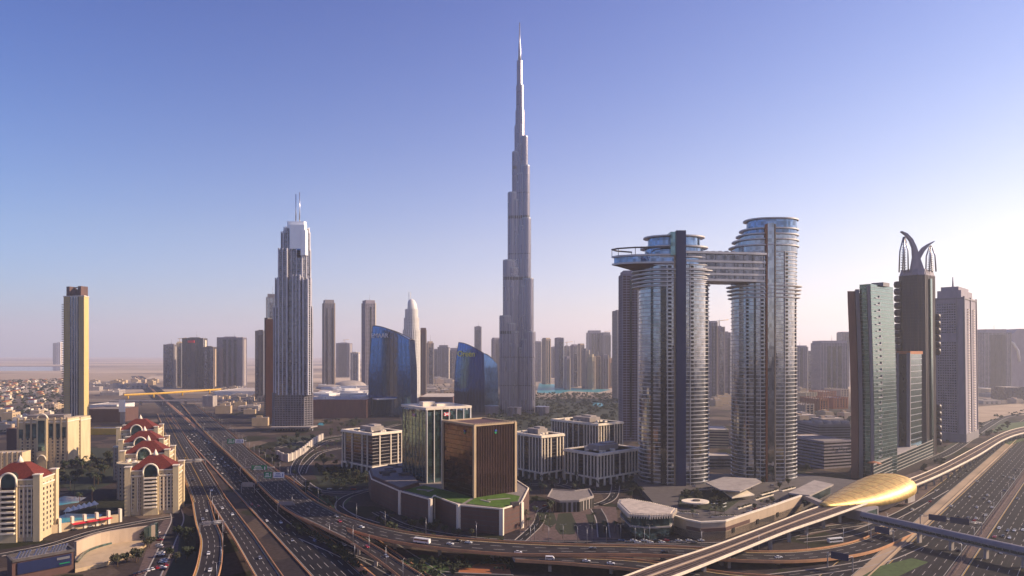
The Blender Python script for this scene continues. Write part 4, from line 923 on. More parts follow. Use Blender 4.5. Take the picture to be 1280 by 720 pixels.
MB().prism(q2, 0, 54).build('wall', M['cream'], rt); wins(rt, q2[3], q2[0], 4, 12, 4, 4, 1.6, 1.8); MB().prism(offset(q2, .7), 50, 51).build('cornice', M['ivory'], rt)
q3 = rectf(7, 32, 800, 40, -8); low('hotel_block', 'dark windowless brown wall block left of large cream hotel', 'building', q3, 40, 'brown', 'roofgrey')
q4 = rectd((Xt(28, 730), 730), 104, 20, 34); rt = low('hotel_block', 'lower cream hotel annexe at left edge with stepped bays', 'hotel', q4, 22, 'cream', 'roofpale'); wins(rt, q4[3], q4[0], 8, 5, 4, 3.6, 1.6, 1.8)
mb = MB(); piers(mb, q4, 0, 24, 5, 1.5, 1, edges=(3,)); each(mb, 'pier', M['beige'], rt)
# gate wall with awnings
gw = thing('entrance_gate', 'low cream gate wall with small posts and red awnings before hotel pool', 'gate', (*G(95, 662)[:2], 0))
A = Vector(G(58, 668)[:2]); B = Vector(G(150, 652)[:2]); dd = (B-A).normalized(); MB().obox((A+B)/2, dd, (B-A).length/2, 1.2, 0, 6).build('wall', M['beige'], gw)
mb = MB()
for k in range(7): mb.obox(A+(B-A)*k/6, dd, .8, 1.8, 0, 10)
each(mb, 'post', M['ivory'], gw); mb = MB(); n_ = Vector((dd.y, -dd.x))
for k in range(2, 5): cc = A+(B-A)*(k+.5)/6+n_*3; mb.obox(cc, dd, 5, 2.6, 4.6, 5.2)
each(mb, 'awning', M['red'], gw)
# tent canopy
tn = thing('tent_canopy', 'row of white peaked fabric canopies beside the hotel lagoon', 'canopy', (*G(100, 640)[:2], 0)); A = Vector(G(82, 646)[:2]); B = Vector(G(121, 636)[:2]); 
for k in range(6):
    cc = A+(B-A)*(k+.5)/6; w_ = (B-A).length/12; mb = MB(); n = mb.add([(cc.x-w_, cc.y-w_, 4), (cc.x+w_, cc.y-w_, 4), (cc.x+w_, cc.y+w_, 4), (cc.x-w_, cc.y+w_, 4), (cc.x, cc.y, 7.5)])
    for i in range(4): mb.face((n+i, n+(i+1) % 4, n+4))
    mb.build('canopy_peak', M['white'], tn)
mb = MB(); mb.tube([(A.x, A.y, 0), (A.x, A.y, 4)], .2, 5); mb.tube([(B.x, B.y, 0), (B.x, B.y, 4)], .2, 5); each(mb, 'pole', M['ivory'], tn)
sheet('water', gp((72, 632), (98, 628), (108, 622), (80, 620), (70, 624)), .10, 'pool')
sheet('water', gp((54, 664), (122, 650), (128, 643), (84, 642), (60, 650)), .09, 'lagoon')
sheet('water', gp((671, 491), (698, 492), (712, 489), (704, 481), (674, 479)), .10, 'lagoon'); sheet('water', gp((690, 488), (748, 490.5), (764, 487), (700, 484)), .06, 'lagoon')
sheet('water', gp((741, 507), (756, 509), (752, 504), (740, 503)), .10, 'pool'); sheet('water', gp((397, 531), (404, 532), (407, 529), (399, 528.4)), .10, 'pool')
# billboard building and curved forecourt, bottom left
A = Vector(G(15, 703, 12)[:2]); B = Vector(G(92, 689, 12)[:2]); dd = (B-A).normalized(); n_ = Vector((-dd.y, dd.x)); c = (A+B)/2
bb = thing('cinema_building', 'low brown building with dark screen front and metal roof letters, bottom left', 'building', (c.x, c.y, 0))
MB().prism([A, B, B+n_*13, A+n_*13], 0, 12).build('wall', M['brown'], bb); L2 = (B-A).length
MB().obox(A+(B-A)*.52-n_*.3, dd, L2*.44, .4, 4.5, 11).build('screen', M['navy'], bb); MB().obox(A+(B-A)*.82-n_*.8, dd, 3.2, .2, 8.6, 10).build('screen_caption', M['steel'], bb)
MB().obox(A+(B-A)*.84-n_*.8, dd, 2.6, .2, 6, 6.5).build('screen_caption', M['green'], bb)
mb = MB()
for i in range(4):
    pp_ = [A-n_*.6, B-n_*.6, B+n_*13.6, A+n_*13.6]; mb.obox((pp_[i]+pp_[(i+1) % 4])/2, pp_[(i+1) % 4]-pp_[i], (pp_[(i+1) % 4]-pp_[i]).length/2, .5, 12, 13.4)
each(mb, 'parapet', M['concd'], bb); MB().prism(offset([A, B, B+n_*13, A+n_*13], -.6), 12, 12.2).build('roof', M['roofgrey'], bb)
mb = MB()
for i in range(15):
    if i in (4, 9): continue
    cc = A+(B-A)*(.1+.055*i)+n_*6; s_ = .0; mb.loft([[(cc.x-.5, cc.y, 12.2), (cc.x+.7, cc.y, 12.2), (cc.x+.7, cc.y+.6, 12.2), (cc.x-.5, cc.y+.6, 12.2)], [(cc.x+.4, cc.y+2, 15.6), (cc.x+1.4, cc.y+2, 15.6), (cc.x+1.4, cc.y+2.6, 15.6), (cc.x+.4, cc.y+2.6, 15.6)]])
each(mb, 'roof_letter_stroke', M['steel'], bb)
fc = thing('curved_forecourt', 'tan curved wall around a sunken oval court, bottom left', 'wall', (*G(140, 690)[:2], 0))
pts = spl([G(94, 679, 10), G(125, 668, 10), G(160, 662, 10), G(194, 658, 10)], 5); mb = MB()
rr = []
for i, p_ in enumerate(pts):
    t = tanv(pts, i); n2 = Vector((-t.y, t.x)); rr.append([(p_.x-n2.x*.9, p_.y-n2.y*.9, 0), (p_.x+n2.x*.9, p_.y+n2.y*.9, 0), (p_.x+n2.x*.9, p_.y+n2.y*.9, 11), (p_.x-n2.x*.9, p_.y-n2.y*.9, 11)])
mb.loft(rr); mb.build('curved_wall', M['sandst'], fc)
fl = [Vector(v) for v in gp((94, 716), (94, 700), (112, 686), (150, 674), (183, 671), (184, 682), (168, 694), (130, 708))]; MB().prism(fl, 0, 2.2).build('court_floor', M['beige'], fc)
pts = spl([G(96, 703, 2.4), G(112, 688, 2.4), (G(150, 677, 2.4)), G(182, 673, 2.4)], 5); rr = []
for i, p_ in enumerate(pts): t = tanv(pts, i); n2 = Vector((-t.y, t.x)); rr.append([(p_.x-n2.x*.6, p_.y-n2.y*.6, 2), (p_.x+n2.x*.6, p_.y+n2.y*.6, 2), (p_.x+n2.x*.6, p_.y+n2.y*.6, 3.4), (p_.x-n2.x*.6, p_.y-n2.y*.6, 3.4)])
mb = MB(); mb.loft(rr); mb.build('green_edge', M['gteal'], fc)
MB().obox(G(189, 676)[:2], (0, 1), 7, 1.2, 0, 11).build('end_pier', M['gteal'], fc)
# front plaza buildings
wr = [Vector(G(x, y, 17)[:2]) for x, y in ((773, 630), (786, 643), (812, 645), (840, 643.5), (845, 637), (812, 629), (786, 624.5), (775, 625.5))]
c = ctr(wr); rt = thing('pavilion', 'low dark glass pavilion with large curved cream roof left of the beige wall', 'pavilion', (c.x, c.y, 0))
MB().prism(offset(wr, -2), 0, 16).build('glass_wall', M['gteal'], rt); MB().prism(offset(wr, -1), 8, 9).build('middle_band', M['conc'], rt); MB().prism(wr, 16, 17.6).build('roof_edge', M['ivory'], rt)
MB().prism(offset(wr, -1.2), 17.5, 18.1).build('roof', M['roofpale'], rt); mb = MB(); piers(mb, wr, 14.8, 17.9, 1.8, .5, .8); mb.build('roof_teeth', M['ivory'], rt)
text(rt, 'سكاي', 4, (*G(812, 658, 5)[:2], 5), 0, 'steel', .3) if False else None
wr = [Vector(G(x, y, 9)[:2]) for x, y in ((684, 622), (700, 627), (724, 626), (742, 621), (737, 612), (718, 614), (700, 613), (690, 612))]
c = ctr(wr); rt = low('pavilion', 'low curved pale arcade building on the plaza before cream offices', 'pavilion', wr, 9, 'conc', 'roofgrey'); mb = MB(); piers(mb, wr, 0, 8, 4, 2.2, .2); each(mb, 'arcade_opening', M['black'], rt)
# podium under the oval towers
pw = [Vector(G(x, y, 12)[:2]) for x, y in ((842, 645), (858, 650), (876, 653.5), (907, 652), (937, 642), (968, 632), (1002, 620))]
pk = pw+[Vector((345, 660)), Vector((300, 700)), Vector((120, 705)), Vector((118, 560))]
c = ctr(pk); vp = thing('podium_building', 'curved beige podium wall with square openings below the oval towers', 'building', (c.x, c.y, 0))
MB().prism(pk, 0, 5).build('deck', M['concd'], vp); mb = MB(); inn = offset(pk, -1)
for i in range(6): mb.prism([pw[i], pw[i+1], inn[i+1], inn[i]], 0, 12)
mb.build('front_wall', M['sandst'], vp); mb = MB()
o2 = offset(pk, .5)
for i in range(6): mb.prism([o2[i], o2[i+1], offset(pk, -1.3)[i+1], offset(pk, -1.3)[i]], 11.8, 12.8); 
mb.build('coping', M['ivory'], vp); mb = MB(); o3 = offset(pk, .25)
for i in range(1, 4): mb.prism([o3[i], o3[i+1], pw[i+1], pw[i]], 5.5, 8)
each(mb, 'recessed_strip', M['brown'], vp); mb = MB()
for i, t in ((3, .3), (4, .3), (5, .1)): p_ = pw[i]+(pw[i+1]-pw[i])*t; mb.obox(p_, pw[i+1]-pw[i], 1.8, .5, 2.5, 6)
each(mb, 'opening', M['black'], vp)
MB().prism([Vector(v) for v in [G(848, 634, 5)[:2], G(905, 640, 5)[:2], G(925, 625, 5)[:2], G(905, 612, 5)[:2], G(850, 618, 5)[:2]]], 5, 5.4).build('garden', M['dgrass'], vp)
dc = G(869, 629, 8); rt = thing('canopy_disc', 'round cream disc shaped canopy in the garden before the oval towers', 'canopy', (dc.x, dc.y, 5))
MB().prism(circ(dc, 11, 32, 9), 9, 10).build('disc', M['ivory'], rt); MB().prism(circ((dc.x+1, dc.y), 3, 20), 10, 10.8).build('opening_ring', M['concd'], rt); MB().tube([(dc.x, dc.y, 5), (dc.x, dc.y, 9)], 1.5, 10).build('stem', M['conc'], rt)
cv = thing('entrance_canopy', 'grey angular entrance canopy spanning between the oval towers', 'canopy', (*G(930, 615, 10)[:2], 5))
mb = MB(); kk = [G(882, 603, 14), G(905, 596, 14), G(945, 598, 14), G(952, 602, 16), G(925, 614, 15), G(900, 612, 15)]; mb.loft([[(v.x, v.y, v.z-1) for v in kk], [tuple(v) for v in kk]][::1]); mb.build('roof_plane', M['conc'], cv)
kk = [G(902, 612, 11), G(915, 622, 9), G(943, 618, 9), G(925, 608, 12)]; mb = MB(); mb.loft([[(v.x, v.y, v.z-.8) for v in kk], [tuple(v) for v in kk]]); mb.build('roof_plane', M['ivory'], cv)
mb = MB()
for v in (G(890, 606, 12), G(925, 612, 12), G(940, 602, 12)): mb.tube([(v.x, v.y, 5), v], .6, 6)
each(mb, 'column', M['conc'], cv)
fw = thing('footbridge', 'grey flat roofed footbridge linking podium and gold station', 'bridge', (*G(1025, 610, 12)[:2], 0))
kk = [G(985, 616, 13), G(1018, 600, 13), G(1042, 605, 13), G(1012, 619, 13)]; mb = MB(); mb.loft([[(v.x, v.y, 11.6) for v in kk], [(v.x, v.y, 13) for v in kk]]); mb.build('roof', M['conc'], fw)
kk2 = [v.lerp(sum(kk, Vector())/4, .15) for v in kk]; mb = MB(); mb.loft([[(v.x, v.y, 5) for v in kk2], [(v.x, v.y, 11.6) for v in kk2]]); mb.build('glass_wall', M['gteal'], fw)
a, b = G(1003, 619, 11), G(1034, 632, 11); mb = MB(); mb.obox((a+b)[:2] and ((a+b)/2)[:2], (b-a)[:2], (b-a).length/2, 2.5, 9, 12.2); mb.build('link', M['conc'], fw)
# far left bridges and blocks
yb = thing('footbridge', 'yellow elevated bridge crossing the highway far left', 'bridge', (Xt(215, 2050), 2050, 0))
mb = MB(); mb.tube([(Xt(x, Y), Y, 12) for x, Y in ((155, 1900), (200, 1980), (240, 2090), (276, 2200))], 3.2, 6, 0, False); mb.build('bridge_body', M['yellow'], yb); mb = MB()
for x, Y in ((160, 1910), (192, 1965), (228, 2060), (262, 2150)): mb.tube([(Xt(x, Y), Y, 0), (Xt(x, Y), Y, 12)], 2.4, 6)
each(mb, 'pier', M['yellow'], yb)
sb = thing('footbridge', 'pale grey flyover just in front of the yellow bridge', 'bridge', (Xt(215, 1720), 1720, 0))
mb = MB(); mb.obox((Xt(218, 1700), 1700), (1, .16), 150, 7, 9, 12); mb.build('deck', M['conc'], sb); mb = MB(); 
for k in range(6): mb.obox((Xt(218, 1700)-130+k*52, 1700+(-130+k*52)*.16), (1, .16), 1.6, 4, 0, 9)
each(mb, 'pier', M['conc'], sb); low('service_block', 'square grey service block at right end of the grey flyover', 'building', rectf(253, 266, 1640, 24), 25, 'conc')
low('depot', 'long dark brown depot beside the cream striped tower', 'building', rectf(106, 151, 1270, 60), 24, 'brown', 'roofgrey'); wt = thing('billboard', 'tall white billboard panel on the depot corner by highway', 'billboard', (Xt(152, 1240), 1240, 0)); MB().box(Xt(148.5, 1240), 1240, 22, Xt(155.5, 1240), 1243, 44).build('panel', M['signw'], wt); MB().box(Xt(149.5, 1240), 1241, 0, Xt(155, 1240), 1244, 22).build('base', M['conc'], wt)
low('yellow_hoarding', 'low yellow walled yard below the cream striped tower', 'building', rectf(108, 152, 1080, 24), 9, 'yellow', 'roofpale')
low('showroom', 'flat pale showroom roofs beside the highway, left background', 'building', rectf(112, 146, 1480, 70), 16, 'white', 'roofpale')

pts = spl([G(346, 572), G(360, 577), G(378, 568), G(392, 556), G(404, 549)], 5); rr = []
for i, p_ in enumerate(pts): t = tanv(pts, i); n2 = Vector((-t.y, t.x)); rr.append([(p_.x-n2.x*.8, p_.y-n2.y*.8, 0), (p_.x+n2.x*.8, p_.y+n2.y*.8, 0), (p_.x+n2.x*.8, p_.y+n2.y*.8, 9), (p_.x-n2.x*.8, p_.y-n2.y*.8, 9)])
gw = thing('retaining_wall', 'pale curved retaining wall around garden of the white topped tower', 'wall', (pts[0].x, pts[0].y, 0)); mb = MB(); mb.loft(rr); mb.build('wall', M['conc'], gw)
mb = MB()
for i in range(1, len(pts)-1, 3): mb.prism(circ(pts[i], 1.3, 6), 0, 9.6)
each(mb, 'buttress', M['ivory'], gw)

# unseen city blocks added behind the camera for the glass to reflect
rd = random.Random(12); mb = MB()
for i in range(90):
    x = rd.uniform(-1500, 1700); y = -rd.uniform(180, 2400); w = rd.uniform(14, 34); h = rd.choice([12, 20, 30, 45, 70, 110, 150, 190])*rd.uniform(.8, 1.2); m = rd.randrange(4)
    p = [Vector((x-w, y-w)), Vector((x+w, y-w)), Vector((x+w, y+w)), Vector((x-w, y+w))]; mb.prism(p, 0, h, m)
    z = 3
    while z < h-2: mb.prism(offset(p, .3), z, z+1.3, (m+1) % 4); z += 4.2
mb.build('unseen_reflected_city', [M['cream'], M['grey'], M['gfar'], M['sandst']], None, 'stuff')

rd = random.Random(5)
for k, (px, py, hl, hw, an) in enumerate(((880, 612, 9, 1.2, .3), (955, 622, 16, 1.0, .75), (962, 616, 16, 1.0, .75), (905, 646, 10, 1.2, .1), (860, 642, 8, 1.2, -.3), (985, 612, 12, 1.2, .7), (930, 634, 11, 1.0, .75))):
    v = G(px, py, 5); t = thing('planter', 'long low planter with hedge on the podium deck', 'planter', (v.x, v.y, 5), 'planters on the podium deck'); dr = (math.cos(an), math.sin(an)); t.name = 'planter'
    MB().obox(v[:2], dr, hl, hw, 5, 5.8).build('box', M['ivory'], t); mb = MB()
    for q in range(int(hl*16)):
        c_ = Vector(v[:2])+Vector(dr)*rd.uniform(-hl, hl)*.95; p_ = Vector((c_.x+rd.uniform(-hw, hw)*.8, c_.y+rd.uniform(-hw, hw)*.8, 5.8+rd.random()*1.1)); u_ = Vector((rd.gauss(0, 1), rd.gauss(0, 1), rd.gauss(0, 1))).normalized()*.45; w_ = Vector((rd.gauss(0, 1), rd.gauss(0, 1), rd.gauss(0, 1))).normalized()*.45; mb.quad(p_-u_, p_+w_, p_+u_, p_-w_)
    mb.build('hedge', M['leafA'], t); ordlab(t, 'long low planter with hedge on podium deck by the oval towers')
for k in range(10):
    v = G(rd.uniform(850, 985), rd.uniform(602, 615), 5); 
    if 700 < v.y: continue
    t = thing('roof_vent', None, 'vent', (v.x, v.y, 5), 'vents on the podium deck'); MB().box(v.x-1.4, v.y-1, 5, v.x+1.4, v.y+1, 6.6).build('housing', M['conc'], t); MB().box(v.x-1.5, v.y-1.1, 6.6, v.x+1.5, v.y+1.1, 6.8).build('cap', M['steel'], t); ordlab(t, 'small grey vent box on podium deck by the oval towers')
# ================= ROADS
def resample(pts, n):
    d = [0]
    for a, b in zip(pts, pts[1:]): d.append(d[-1]+(b-a).length)
    out = []; j = 0
    for i in range(n):
        s = d[-1]*i/(n-1)
        while j < len(d)-2 and d[j+1] < s: j += 1
        t = (s-d[j])/max(1e-6, d[j+1]-d[j]); out.append(pts[j].lerp(pts[j+1], min(1, t)))
    return out
def edges(lp, rp, step=7):
    """two edge lists [(px,py,z)...] -> equal sampled edge curves"""
    a = spl([G(*p) for p in lp], 4); b = spl([G(*p) for p in rp], 4)
    Ld = sum((q-p).length for p, q in zip(a, a[1:])); n = max(6, int(Ld/step)); return resample(a, n), resample(b, n)
def centre(cp, w, step=7, world=False):
    c = spl([Vector(p) if world else G(*p) for p in cp], 4); Ld = sum((q-p).length for p, q in zip(c, c[1:])); c = resample(c, max(6, int(Ld/step))); l = []; r = []
    for i, p in enumerate(c): t = tanv(c, i); n = Vector((-t.y, t.x, 0)); l.append(p+n*w/2); r.append(p-n*w/2)
    return l, r
def at(e, i, u): return e[0][i].lerp(e[1][i], u)
def ribbon(mb, e, u0, u1, dz, i0=0, i1=None, m=0, t=0):
    n = len(e[0]); i1 = n-1 if i1 is None else min(i1, n-1)
    a = [at(e, i, u0)+Vector((0, 0, dz)) for i in range(i0, i1+1)]; b = [at(e, i, u1)+Vector((0, 0, dz)) for i in range(i0, i1+1)]
    k = len(a); s = mb.add(a+b)
    for i in range(k-1): mb.face((s+i, s+k+i, s+k+i+1, s+i+1), m)
def wall(mb, e, u, w, z0, z1, m=0):
    n = len(e[0]); rr = []
    for i in range(n):
        p = at(e, i, u); d = (e[1][i]-e[0][i]); d.z = 0; d = d.normalized()*w/2; rr.append([p-d+Vector((0, 0, z0)), p+d+Vector((0, 0, z0)), p+d+Vector((0, 0, z1)), p-d+Vector((0, 0, z1))])
    mb.loft(rr, m)
def lines(e, us_solid, us_dash, dz, W_, step, dash=(6, 12), yellow=()):
    a = MB(); y = MB(); hw = .16/W_
    for u in us_solid: ribbon(a, e, u-hw, u+hw, dz)
    for u in yellow: ribbon(y, e, u-hw*1.2, u+hw*1.2, dz)
    n = len(e[0])
    for u in us_dash:
        for i in range(0, n-1, 2): ribbon(a, e, u-hw*.9, u+hw*.9, dz, i, i+1)
    return a, y
ROADS = {}
def groad(name, e, W_, z=.06, solid=(.04, .96), dash=(), yellow=(), m='asph', kerb=True):
    mb = MB(); ribbon(mb, e, 0, 1, z); mb.build(name, M[m], None, 'structure')
    if dash:
        ub = [0]+list(dash)+[1]; w_ = MB()
        for a_, b_ in zip(ub, ub[1:]):
            for c_ in (.32, .68): cc = a_+(b_-a_)*c_; hw_ = (b_-a_)*.13; ribbon(w_, e, cc-hw_, cc+hw_, z+.006)
        w_.build('tyre_tracks', M['wear'], None, 'structure')
    a, y = lines(e, solid, dash, z+.012, W_, 7, yellow=yellow)
    if a.f: a.build('lane_markings', M['line'], None, 'structure')
    if y.f: y.build('lane_markings', M['yline'], None, 'structure')
    if kerb:
        k = MB(); wall(k, e, 0, .5, 0, z+.14); wall(k, e, 1, .5, 0, z+.14); k.build('kerb', M['conc'], None, 'structure')
    return e
def viaduct(label, e, W_, dash=(), yellow=(.05, .95), thick=1.5, par=1.1, piers_every=5, parm='orange', name='viaduct', surf='asph2', hide=2.2, extra=None, cat='overpass'):
    n = len(e[0]); c = at(e, n//2, .5); rt = thing(name, label, cat, (c.x, c.y, 0))
    mb = MB(); rr = []
    for i in range(n):
        a, b = e[0][i], e[1][i]; d = (b-a); d.z = 0; d = d.normalized(); th = Vector((0, 0, min(thick, max(.2, a.z-.1))))
        rr.append([a+d*.1-th*.45, a+d*2.2-th, b-d*2.2-th, b-d*.1-th*.45, b-d*.1, a+d*.1][::-1])
    mb.loft(rr); mb.build('deck', M['conc'], rt)
    mb = MB(); ribbon(mb, e, 0, 1, .02); mb.build('road_surface', M[surf], rt)
    for u in (0, 1): mb = MB(); wall(mb, e, u, .35, -.75, par); mb.build('parapet', M[parm], rt)
    a, y = lines(e, (.09, .91) if yellow else (), dash, .035, W_, 7, yellow=yellow)
    if a.f: a.build('lane_line', M['line'], rt)
    if y.f: y.build('edge_line', M['yline'], rt)
    for i in range(3, n-2, piers_every):
        p = at(e, i, .5)
        if p.z < hide+1: continue
        d = e[1][i]-e[0][i]; mb = MB(); mb.obox(p[:2], d[:2], min(W_*.12, 2), .9, 0, p.z-thick-1.2)
        w = d.length*.33; dd = Vector((d.x, d.y)).normalized(); c2 = Vector(p[:2]); q = [c2-dd*w, c2+dd*w]; n2 = Vector((-dd.y, dd.x))*.9
        mb.loft([[(*(c2-dd*1.6-n2), p.z-thick-1.6), (*(c2+dd*1.6-n2), p.z-thick-1.6), (*(c2+dd*1.6+n2), p.z-thick-1.6), (*(c2-dd*1.6+n2), p.z-thick-1.6)], [(*(q[0]-n2), p.z-thick*.9), (*(q[1]-n2), p.z-thick*.9), (*(q[1]+n2), p.z-thick*.9), (*(q[0]+n2), p.z-thick*.9)]])
        mb.build('pier', M['conc'], rt)
    return rt
# left highway (straight), lateral position s across it, Y along it
def LH(s, Y, z=0): return Vector((-122-.592*(Y-462)+s*.861, Y+s*.509, z))
def lane_edges(f, s0, s1, y0, y1, z=0): 
    n = max(8, int(abs(y1-y0)/9)); return [f(s0, y0+(y1-y0)*i/(n-1), z) for i in range(n)], [f(s1, y0+(y1-y0)*i/(n-1), z) for i in range(n)]
hl = [('highway', -29, -3, 5), ('highway', 3, 29, 5)]
HLs = []
for nm, s0, s1, k in hl:
    e = lane_edges(LH, s0, s1, 330, 3800); HLs.append(e); groad(nm, e, 26, .06, (.03, .97), [j/6 for j in range(1, 6)], (), 'asph', False)
md = MB(); e = lane_edges(LH, -3, 3, 330, 3800); wall(md, e, .5, 1.0, 0, .95); ribbon(md, e, 0, 1, .11); md.build('road_median', M['orange'], None, 'structure')
e = lane_edges(LH, 30.2, 38, 330, 560); groad('service_road', e, 8, .06, (.06, .94), (), (), 'asph2')
md = MB(); wall(md, lane_edges(LH, 29.4, 29.9, 330, 900), .5, .5, 0, .9); wall(md, lane_edges(LH, -30, -29.4, 330, 1400), .5, .5, 0, .9); md.build('road_barrier', M['orange'], None, 'structure')
# right highway
def RH(s, t, z=0): return Vector((.75*s+.66*t, -.66*s+.75*t, z))
RHs = []
for nm, s0, s1, k in (('highway', -66, -40, 5), ('highway', -38.5, -8, 6), ('highway', -104, -72, 6), ('service_road', -128, -113, 3)):
    e = lane_edges(RH, s0, s1, 330, 2100); RHs.append(e); groad(nm, e, s1-s0, .06, (.03, .97), [j/k for j in range(1, k)], (.05,), 'asph2' if s0 < -60 else 'asph', False)
md = MB(); wall(md, lane_edges(RH, -70, -68.5, 330, 2100), .5, 1.0, 0, .95); ribbon(md, lane_edges(RH, -72, -66, 330, 2100), 0, 1, .12); md.build('road_median', M['pave'], None, 'structure')
md = MB(); ribbon(md, lane_edges(RH, -113, -104, 330, 2100), 0, 1, .12); wall(md, lane_edges(RH, -106, -105, 330, 2100), .5, .5, 0, 1.0); md.build('road_verge', M['sand'], None, 'structure')
# left flyovers
LC = centre([(205, 517, .2), (222, 550, 1.2), (239, 580, 3), (252, 605, 5), (262, 626, 6.5)], 26)
viaduct('merged left flyover beside the red roofed hotel, before it forks', LC, 26, (.2, .33, .66, .8), (.05, .5, .95), piers_every=6)
c = at(LC, len(LC[0])-1, .5); d = (LC[0][-1]-LC[1][-1]).normalized()
LA = centre([c+d*6.9, G(256.5, 650, 7), G(263, 672, 7.6), G(263, 695, 8), G(257, 722, 8), G(238, 775, 8)], 12.5, world=True) if 0 else None
def cw(pts, w): return centre(pts, w, 6, True)
LA = cw([c-d*6.7, G(256.5, 652, 7), G(264, 674, 7.6), G(263, 697, 8), G(257, 722, 8), G(236, 775, 8)], 13)
LB = cw([c+d*6.7, G(287, 646, 7), G(305, 672, 7.6), G(334, 718, 8), G(372, 775, 8)], 13)
viaduct('curving left branch of the forked flyover at bottom left', LA, 13, (.36, .64), piers_every=6)
viaduct('straight right branch of the forked flyover at bottom left', LB, 13, (.36, .64), piers_every=6)
# right elevated road and its branches
z = 7
RE = edges([(226, 505, .3), (253, 537, 3), (290, 573, 6), (340, 623, z), (367, 643, z), (400, 659, z+.3), (432, 674.5, z+.5)], [(243, 505, .3), (283, 537, 3), (317, 567, 6), (357, 597, z), (387, 622, z), (412, 636, z+.3), (434, 646, z+.5)])
viaduct('wide elevated road with orange parapets running along the highway centre left', RE, 26, (.2, .35, .5, .65, .8), (.04, .96), piers_every=5)
zc = 7.55
C1 = edges([(433, 646, zc), (483, 661, 8), (540, 670.5, 8), (620, 677, 8), (695, 681, 8), (790, 683, 8), (860, 685, 7), (940, 690, 5), (1010, 688, 3), (1070, 677, 1.5), (1118, 657, .4)],
           [(432.6, 661, zc), (457, 669, 8), (500, 679, 8), (567, 688, 8), (640, 693.5, 8), (700, 694, 8), (790, 694, 8), (860, 697, 7), (940, 702, 5), (1020, 701, 3), (1090, 690, 1.5), (1142, 668, .4)])
viaduct('curved viaduct sweeping across the bottom from left fork to gold station', C1, 15, (.35, .65), (.06, .94), piers_every=5)
D1 = edges([(434, 664.5, zc), (470, 684, 8), (500, 703, 8), (530, 722, 8), (565, 750, 8)], [(432, 674.5, zc), (467, 697, 8), (497, 720, 8), (520, 742, 8), (538, 765, 8)])
viaduct('descending branch viaduct leaving the bottom of the picture left of centre', D1, 11, (.5,), (.08, .92), piers_every=4)
C2 = edges([(640, 694.6, 7.2), (700, 696.5, 6.5), (790, 700.5, 5.5), (850, 708, 4.5), (910, 717, 3), (980, 722, 1.5)], [(644, 701, 7.2), (714, 705.5, 6.5), (800, 713.5, 5.5), (850, 721, 4.5), (905, 732, 3), (970, 740, 1.5)])
viaduct('lower ramp splitting off the curved viaduct towards the metro line', C2, 10, (.5,), (.08, .92), piers_every=5)
# ground ramps and local streets
for nm, pts, w, ds in (('ramp', [(296, 578), (350, 637), (402, 671), (462, 696), (540, 716), (640, 722)], 9, (.5,)), ('ramp', [(380, 672), (430, 694), (480, 722), (520, 750)], 8, ()),
    ('street', [(470, 640), (505, 657), (560, 669), (630, 676.5), (700, 678.5), (790, 678), (850, 678)], 7, (.5,)),
    ('street', [(470, 655), (440, 645), (424, 634), (432, 622), (464, 612), (500, 606)], 7, ()), ('street', [(384, 604), (398, 613), (430, 616), (462, 613)], 6, ()),
    ('street', [(440, 546), (408, 552), (380, 568), (368, 588), (380, 603), (396, 613)], 9, (.5,)), ('street', [(425, 560), (400, 566), (384, 580), (378, 592)], 7, (.5,)),
    ('street', [(650, 676), (672, 655), (680, 637), (705, 632), (740, 632), (765, 622), (770, 600), (768, 580)], 8, (.5,)), ('street', [(640, 612), (664, 606), (700, 606), (704, 596), (700, 570)], 8, ()),
    ('street', [(700, 606), (745, 616), (790, 612)], 7, ()), ('street', [(755, 672), (752, 650), (745, 636)], 9, ()),
    ('street', [(820, 677), (880, 681), (950, 676), (1010, 664), (1080, 654)], 9, (.5,)), ('ramp', [(960, 722), (1040, 712), (1100, 700), (1150, 680)], 9, (.5,)), ('ramp', [(1000, 676), (1060, 668), (1120, 645), (1180, 612)], 8, ()),
    ('street', [(190, 722), (205, 690), (216, 665), (222, 648), (216, 630), (206, 606)], 9, ()), ('street', [(0, 694), (60, 682), (120, 664), (180, 652), (216, 646)], 7, (.5,)),
    ('street', [(345, 560), (380, 552), (420, 545), (460, 540), (500, 530)], 8, ()), ('street', [(500, 522), (600, 532), (700, 536), (800, 532)], 9, ()), ('street', [(0, 512), (70, 503), (150, 498)], 12, ()),
    ('street', [(36, 500), (50, 487), (62, 480)], 14, ()), ('street', [(1165, 575), (1195, 560), (1235, 532), (1262, 520), (1320, 512)], 12, (.5,))):
    zz = .075+.006*(hash(str(pts[0])) % 7) if 0 else .07+.004*len(COL.objects)/500
    groad(nm, centre([(a, b, 0) for a, b in pts], w), w, zz, (.05, .95), ds, (), 'asph2' if w > 8 else 'asph')
